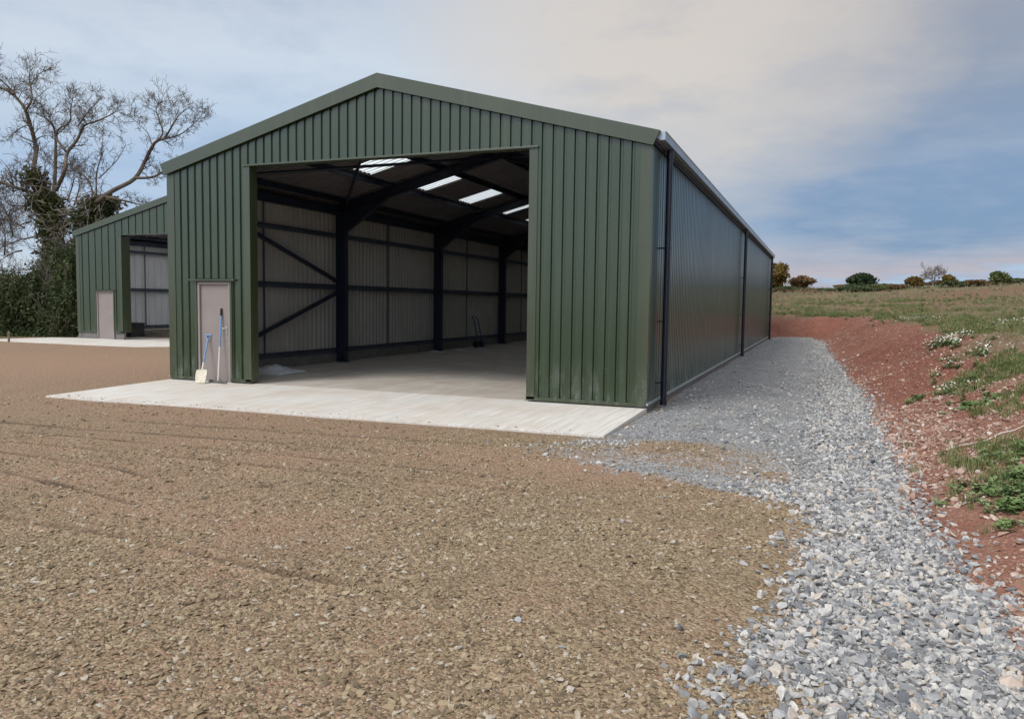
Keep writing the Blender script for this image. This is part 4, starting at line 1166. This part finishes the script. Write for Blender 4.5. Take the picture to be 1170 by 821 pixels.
traced(mb, [Zp(115, 335), Zp(140, 290), Zp(138, 230), Zp(131, 190), Zp(134, 155)], 0.13, 0.03, TD, r, kid_len=2.2)
traced(mb, [Zp(60, 262), Zp(30, 225), Zp(-10, 190), Zp(-50, 150)], 0.10, 0.03, TD, r, kid_len=2.0)
traced(mb, [Zp(138, 220), Zp(180, 170), Zp(235, 145)], 0.06, 0.02, TD, r, kid_len=1.3, levels=2)
traced(mb, [Zp(240, 720), Zp(245, 620), Zp(248, 520), Zp(245, 430), Zp(215, 380), Zp(160, 350)], 0.24, 0.04, TD + 1, r, kid_len=2.1)
traced(mb, [Zp(250, 690), Zp(290, 600), Zp(298, 530), Zp(345, 465), Zp(375, 405), Zp(430, 385), Zp(485, 360), Zp(530, 335)], 0.22, 0.03, TD - 1, r, kid_len=1.8)
traced(mb, [Zp(295, 520), Zp(255, 465), Zp(260, 420), Zp(310, 390), Zp(315, 330), Zp(325, 280)], 0.14, 0.03, TD - .5, r, kid_len=2.0)
traced(mb, [Zp(345, 410), Zp(395, 340), Zp(440, 290)], 0.07, 0.025, TD - .5, r, kid_len=1.6)
traced(mb, [Zp(135, 400), Zp(100, 410), Zp(60, 440), Zp(30, 470)], 0.07, 0.02, TD, r, kid_len=1.3, levels=2)
traced(mb, [Zp(190, 740), Zp(130, 700), Zp(70, 680), Zp(0, 655), Zp(-70, 640)], 0.24, 0.10, TD - 1, r, kid_len=2.0)
traced(mb, [Zp(430, 745), Zp(500, 695), Zp(600, 640), Zp(650, 555), Zp(690, 480), Zp(740, 460)], 0.26, 0.12, TD - 1, r, kid_len=1.4, start=.5)
traced(mb, [Zp(690, 480), Zp(725, 440), Zp(710, 380), Zp(695, 330), Zp(720, 295)], 0.11, 0.025, TD - 1, r, kid_len=1.7)
traced(mb, [Zp(735, 462), Zp(770, 400), Zp(800, 355), Zp(850, 320)], 0.11, 0.025, TD - 1, r, kid_len=1.7)
traced(mb, [Zp(735, 462), Zp(800, 445), Zp(860, 400), Zp(905, 350)], 0.09, 0.02, TD - 1.2, r, kid_len=1.5)
traced(mb, [Zp(680, 500), Zp(660, 440), Zp(620, 400), Zp(590, 370)], 0.06, 0.02, TD - .8, r, kid_len=1.4)
traced(mb, [Zp(600, 637), Zp(670, 635), Zp(720, 615), Zp(770, 590)], 0.15, 0.06, TD - 1.5, r, kid_len=1.5)
traced(mb, [Zp(470, 720), Zp(540, 735), Zp(600, 750), Zp(640, 760)], 0.12, 0.05, TD - 1.5, r, kid_len=1.2)
traced(mb, [Zp(420, 740), Zp(400, 660), Zp(350, 610), Zp(300, 590)], 0.12, 0.03, TD + 1, r, kid_len=1.8)
traced(mb, [Zp(430, 720), Zp(430, 620), Zp(450, 540), Zp(460, 450)], 0.10, 0.025, TD + 2, r, kid_len=1.8)
traced(mb, [Zp(440, 640), Zp(520, 560), Zp(560, 490)], 0.06, 0.02, TD + 2, r, kid_len=1.5, levels=2)
for x0, y0, x1, y1 in ((150, 900, -20, 960), (110, 860, -40, 830), (100, 960, -10, 1010), (60, 900, -30, 700), (20, 980, 0, 820), (120, 760, 20, 820), (140, 830, 20, 890), (200, 700, 120, 560), (230, 800, 60, 760), (300, 740, 330, 600), (60, 700, 10, 560), (170, 720, 200, 560), (330, 760, 350, 640)):
    traced(mb, [Zp(x0, y0), Zp((x0 + x1) / 2 + 12, (y0 + y1) / 2 - 14), Zp(x1, y1)], 0.10, 0.02, TD + r.uniform(-2, 2), r, kid_len=1.9, levels=3)
mb.build('branches', M['twig'], tree)
print('tree verts', len(mb.v))
bl = []
for x, y, rx, rz in [(56, 238, 1.0, .9), (62, 258, 1.1, 1.1), (70, 285, 1.2, 1.3), (66, 315, 1.3, 1.4), (84, 300, 1.1, 1.2), (105, 245, 1.1, .9), (96, 265, 1.1, 1.1), (115, 238, .8, .7), (88, 285, 1.2, 1.3), (50, 228, .8, .6), (40, 205, .45, .7), (122, 232, .5, .5), (78, 262, .7, .7)]:
    bl.append((at(x, y, TD - 0.4), (rx, 1.0, rz)))
co, fi = leaf_cloud(bl, 15000, 0.13, 4)
fast_mesh('ivy', co, fi, 4, M['ivy'], tree)
mb = MB()
for k in range(230):                                # ivy stems and hanging dead strands over the trunk
    bb = bl[r.randrange(len(bl))]; p = Vector(bb[0]) + Vector((r.gauss(0, .6), r.gauss(0, .5) - .6, r.gauss(0, .6)))
    grow(mb, p, Vector((r.gauss(0, 1), r.gauss(0, 1), r.gauss(0, .8))), r.uniform(.8, 2.0), 0.022, 1, r, 0.012, 4, (1, 3), 0.4, 0.0)
mb.build('ivy_stems', M['pale_twig'], tree)

# hedge bushes by the far barn
def bush(name, label, blobs, n, size, mat, seed, group=None, stems=True, cat='bush'):
    c = np.mean([b[0] for b in blobs], axis=0); zb = float(height(np.array([c[0]]), np.array([c[1]]))[0])
    t = thing(name, label, cat, (c[0], c[1], zb), group)
    co, fi = leaf_cloud(blobs, n, size, seed, -0.2); fast_mesh('crown', co, fi, 4, mat, t)
    if stems:
        rr = random.Random(seed); mb = MB()
        for k in range(7):
            bb = blobs[rr.randrange(len(blobs))]; q = Vector(bb[0])
            mb.tube([(q.x * .6 + c[0] * .4 + rr.gauss(0, .15), q.y * .6 + c[1] * .4, zb - .1), tuple(q * .5 + Vector(((q.x + c[0]) / 4, (q.y + c[1]) / 4, q.z / 2)) * 1.0), tuple(q + Vector((0, 0, bb[1][2] * .6)))], [.06, .04, .015], 5)
        for k in range(60):
            bb = blobs[rr.randrange(len(blobs))]; a = rr.uniform(0, 2 * PI)
            q = Vector(bb[0]) + Vector((math.cos(a) * bb[1][0] * .6, math.sin(a) * bb[1][1] * .6, bb[1][2] * rr.uniform(.1, .7)))
            grow(mb, q, Vector((math.cos(a) * .6, math.sin(a) * .6, rr.uniform(.2, 1.2))), rr.uniform(.6, 1.3), .014, 1, rr, .007, 4, (2, 3), .25, .1)
        mb.build('stems', M['bark'], t)
    return t


HD = 37.5
def bl_px(lst, depth): return [(at(x, y, depth + dz), (rx, ry, rz)) for x, y, dz, rx, ry, rz in lst]


bush('bush', 'dark green dense bush nearest the far barn wall', bl_px([(82, 350, 0, 1.0, .9, 1.1), (70, 365, 0, 1.2, 1, 1.1), (86, 375, 0, .7, .8, .7), (72, 335, .6, .9, .8, .9), (84, 318, 1.0, .8, .8, .9), (88, 296, 1.4, .55, .7, .8), (62, 380, -.3, 1.2, .8, .5), (80, 384, -.2, 1.0, .7, .35)], HD), 14000, 0.085, M['hedge'], 31, 'dark bushes beside the far barn')
bush('bush', 'broad dark green bush below the ivy clad trunk', bl_px([(40, 350, 0, 1.4, 1.1, 1.3), (52, 370, 0, 1.5, 1.1, 1.1), (30, 368, .3, 1.2, 1, 1.1), (42, 328, .5, 1.0, .9, .7), (56, 312, .8, .9, .8, .8), (68, 300, 1.2, .8, .8, .9), (45, 383, -.4, 1.7, .8, .4)], HD + .6), 16000, 0.085, M['hedge'], 33, 'dark bushes beside the far barn')
bush('bush', 'dark green bush at the left edge of the photo behind the small post', bl_px([(5, 345, 0, 1.4, 1.1, 1.3), (-12, 365, 0, 1.5, 1.1, 1.2), (16, 370, .3, 1.2, 1, 1.0), (2, 322, .5, .9, .8, .7), (22, 330, .4, .7, .7, .7), (5, 384, -.2, 1.8, .8, .4), (-35, 350, 0, 1.6, 1.2, 1.5)], HD + .2), 16000, 0.085, M['hedge'], 35, 'dark bushes beside the far barn')
gp = ground_at(10, 391, -0.15)
b = MB(); b.tube([(gp[0], gp[1], -0.3), (gp[0] + .02, gp[1], 0.28), (gp[0] + .02, gp[1], 0.31)], [0.05, 0.045, 0.025], 8)
tag(b.build('fence_post', M['timber'], smooth=False), 'short weathered wooden post in front of the left bush', 'post')

# distant trees on the field edge
def far_tree(name, label, px, py_base, py_top, halfw, depth, mat, n, size, seed, trunk=True, group=None, cat='tree', blobs=8, bare=False):
    rr = random.Random(seed); top = Vector(at(px, py_top, depth)); g = Vector(at(px, py_base, depth))
    gz = float(height(np.array([g.x]), np.array([g.y]))[0]); hw = halfw / FPX * depth; H = top.z - gz
    t = thing(name, label, cat, (g.x, g.y, gz), group)
    if not bare:
        bl = []
        for k in range(blobs):
            a = rr.uniform(0, 2 * PI); d = rr.uniform(0.1, 0.72); zz = rr.uniform(0.3, 0.82)
            w = math.sqrt(max(0.12, 1 - (2 * abs(zz - 0.45)) ** 2 * 0.8))
            bl.append(((g.x + math.cos(a) * d * hw * w, g.y + math.sin(a) * d * hw * w, gz + H * zz), (hw * rr.uniform(.26, .42), hw * rr.uniform(.26, .42), H * rr.uniform(.15, .22))))
        bl.append(((g.x, g.y, gz + H * .45), (hw * .6, hw * .6, H * .40)))
        co, fi = leaf_cloud(bl, n, size, seed); fast_mesh('crown', co, fi, 4, mat, t)
    mb = MB()
    if bare:
        mb.tube([(g.x, g.y, gz - .2), (g.x, g.y, gz + H * .3)], [H * .035, H * .025], 6)
        for k in range(11):
            a = rr.uniform(0, 2 * PI); grow(mb, Vector((g.x, g.y, gz + H * rr.uniform(.12, .3))), Vector((math.cos(a) * hw * 1.1, math.sin(a) * hw * 1.1, H * .7)), H * rr.uniform(.5, .75), H * .016, 3, rr, 0.016, 4, (3, 4), .25, .1)
        mb.build('branches', mat, t)
    elif trunk:
        mb.tube([(g.x, g.y, gz - .3), (g.x + .1, g.y, gz + H * .3), (g.x, g.y + .1, gz + H * .7)], [H * .04, H * .03, H * .01], 7); mb.build('trunk', M['bark'], t)
    return t


far_tree('autumn_tree', 'golden brown autumn tree just clear of the barn end', 883, 335, 301, 25, 92, M['autumn'], 9000, 0.20, 51)
far_tree('autumn_tree', 'lower russet autumn tree to the right of the golden one', 913, 335, 315, 19, 96, M['russet'], 6500, 0.18, 52)
far_tree('evergreen_tree', 'rounded dark evergreen tree alone on the field skyline', 986, 330, 311.5, 22, 88, M['holm'], 11000, 0.17, 53, blobs=11)
far_tree('gorse_bush', 'pale green bush at the foot of the dark evergreen', 1000, 334, 324, 15, 84, M['gorse'], 3500, 0.13, 54, False, None, 'bush')
far_tree('gorse_bush', 'light yellow-green gorse bush near the right end of the skyline', 1142, 323, 308, 15, 84, M['gorse'], 5000, 0.13, 55, False, None, 'bush')
far_tree('bare_bush', 'pale leafless rounded tree between the brown bushes on the skyline', 1066, 326, 306, 16, 90, M['pale_twig'], 0, 0, 56, bare=True, cat='tree')
far_tree('autumn_bush', 'low brown autumn bush left of the pale leafless tree', 1046, 328, 316, 13, 87, M['autumn'], 3500, 0.14, 57, False, None, 'bush')
far_tree('autumn_bush', 'dark golden autumn bush right of the pale leafless tree', 1084, 326, 313, 12, 86, M['autumn'], 4000, 0.14, 58, False, None, 'bush')
hr = random.Random(77)
for i in range(24):
    px = 890 + i * 12.2 + hr.uniform(-5, 5)
    yb = np.interp(px, [880, 1000, 1170], [334, 330, 322])
    far_tree('hedgerow_bush', 'small green hedgerow bush on the field skyline', px, yb + 2, yb - hr.choice((2.0, 3.0, 4.0, 5.0, 6.5)), hr.uniform(13, 26), 86 + hr.uniform(-3, 8), M['hedgerow'] if hr.random() < .75 else M['russet'], 2400, 0.13, 600 + i, False, 'hedgerow bushes along the skyline', 'bush', 9)

# single pieces on the bank
g0 = ground_at(1158, 757, 0.03)
me = rock_mesh('pale_rock', 901, M['palerock'], 22); o = bpy.data.objects.new('pale_rock', me); COL.objects.link(o)
o.location = (g0[0], g0[1], float(height(g0[0:1], g0[1:2])[0]) + 0.015); o.scale = (0.16, 0.12, 0.10); o.rotation_euler = (0.1, 0.15, 0.7)
tag(o, 'large pale flat stone at the edge of the grey gravel in the near right corner', 'rock')
b = MB(); a0 = ground_at(1082, 497, .30); a1 = ground_at(1175, 487, .42)
pp = []
for k in range(7):
    q = Vector(a0).lerp(Vector(a1), k / 6); zz = float(height(np.array([q.x]), np.array([q.y]))[0]); pp.append((q.x, q.y, zz + 0.03 + 0.012 * math.sin(k * 2.1)))
b.tube(pp, [0.005, .006, .007, .007, .007, .006, .005], 6)
tag(b.build('dead_stalk', M['ash']), 'long pale dead stalk lying across the red bank', 'stalk')

# ------------------------------------------------------------------ sky and light
SUN_EL, SUN_AZ = math.radians(48), math.radians(205)      # azimuth from +Y clockwise: behind the camera, a little to the left
w = bpy.data.worlds.new('World'); SC.world = w; w.use_nodes = True; nt = w.node_tree
bg = nt.nodes['Background']; bg.inputs['Strength'].default_value = 0.1
sky = N(nt, 'ShaderNodeTexSky', sky_type='NISHITA'); sky.sun_disc = False; sky.sun_elevation = SUN_EL; sky.sun_rotation = SUN_AZ
sky.air_density = 1.0; sky.dust_density = 1.5
tc = N(nt, 'ShaderNodeTexCoord'); vec = tc.outputs['Generated']
sp = N(nt, 'ShaderNodeSeparateXYZ'); L(nt, vec, sp.inputs[0])
z = sp.outputs[2]
# cloud layer coordinates: the direction met with a flat cloud deck
den = mth(nt, 'ADD', mth(nt, 'MAXIMUM', z, 0.0), 0.12)
cx = mth(nt, 'DIVIDE', sp.outputs[0], den); cy = mth(nt, 'DIVIDE', sp.outputs[1], den)
cb = N(nt, 'ShaderNodeCombineXYZ'); L(nt, cx, cb.inputs[0]); L(nt, cy, cb.inputs[1])
n1 = noise(nt, cb.outputs[0], 0.55, 7, 0.55); n2 = noise(nt, cb.outputs[0], 1.7, 6, 0.6)
zj = mth(nt, 'ADD', z, mth(nt, 'MULTIPLY', mth(nt, 'SUBTRACT', n1, 0.5), 0.16))
east = ramp(nt, zj, [(0.0, (0.28, 0.46, 0.66)), (0.020, (0.25, 0.43, 0.64)), (0.040, (0.34, 0.315, 0.37)), (0.062, (0.25, 0.285, 0.38)), (0.09, (0.120, 0.205, 0.345)), (0.16, (0.145, 0.22, 0.345)), (0.23, (0.185, 0.235, 0.32)), (0.31, (0.245, 0.26, 0.30)), (0.42, (0.38, 0.385, 0.40)), (1.0, (0.86, 0.87, 0.88))])
west = ramp(nt, zj, [(0.0, (0.45, 0.52, 0.60)), (0.06, (0.41, 0.50, 0.61)), (0.14, (0.30, 0.405, 0.56)), (0.20, (0.39, 0.48, 0.59)), (0.28, (0.48, 0.54, 0.61)), (0.36, (0.42, 0.47, 0.54)), (0.50, (0.55, 0.57, 0.60)), (1.0, (0.86, 0.87, 0.88))])
azr = mth(nt, 'ADD', mth(nt, 'ADD', mth(nt, 'MULTIPLY', sp.outputs[0], float(AX_R[0])), mth(nt, 'MULTIPLY', sp.outputs[1], float(AX_R[1]))), mth(nt, 'MULTIPLY', mth(nt, 'SUBTRACT', n2, 0.5), 0.25))
cl = mix(nt, ramp(nt, azr, [(0.0, 0.0), (0.02, 0.0), (0.34, 1.0)]), west, east)
# warm thin patch high ahead
wd = (AX_R * (760 - 585) / FPX + AX_U * (410.5 + 20) / FPX + AX_F); wd = wd / np.linalg.norm(wd)
vm = N(nt, 'ShaderNodeVectorMath', operation='DOT_PRODUCT'); L(nt, vec, vm.inputs[0]); vm.inputs[1].default_value = tuple(wd)
wm = ramp(nt, mth(nt, 'ADD', vm.outputs['Value'], mth(nt, 'MULTIPLY', mth(nt, 'SUBTRACT', n1, 0.5), 0.08)), [(0.950, 0.0), (0.995, 0.9)])
cl = mix(nt, wm, cl, (0.55, 0.49, 0.42))
cl = mix(nt, ramp(nt, n2, [(0.44, 0.0), (0.74, 0.28)]), cl, (0.47, 0.475, 0.495))
cl = mix(nt, ramp(nt, n2, [(0.28, 0.42), (0.50, 0.0)]), cl, (0.20, 0.265, 0.37))
# unseen sky behind the camera, brightened to light and reflect in the barn front
bk = ramp(nt, mth(nt, 'MULTIPLY', sp.outputs[1], -1.0), [(0.0, 1.0), (0.2, 1.05), (0.8, 1.9)])
cl = mix(nt, 1.0, cl, bk, 'MULTIPLY')
cl = mix(nt, 1.0, cl, (10.0, 10.0, 10.0), 'MULTIPLY')
c = mix(nt, 0.88, sky.outputs[0], cl)
L(nt, c, bg.inputs['Color'])
sl = bpy.data.lights.new('sun', 'SUN'); sl.energy = 1.5; sl.angle = math.radians(22); sl.color = (1.0, 0.95, 0.88)
so = bpy.data.objects.new('sun', sl); COL.objects.link(so)
sd = Vector((math.sin(SUN_AZ) * math.cos(SUN_EL), math.cos(SUN_AZ) * math.cos(SUN_EL), math.sin(SUN_EL)))
so.rotation_euler = sd.to_track_quat('Z', 'Y').to_euler(); so.location = sd * 60

vs = SC.view_settings; vs.view_transform = 'Standard'; vs.look = 'None'; vs.exposure = 0.47; vs.gamma = 1.0; vs.use_curve_mapping = False
SC.cycles.max_bounces = 8; SC.cycles.diffuse_bounces = 4; SC.cycles.glossy_bounces = 3; SC.cycles.transmission_bounces = 4
SC.cycles.use_denoising = True
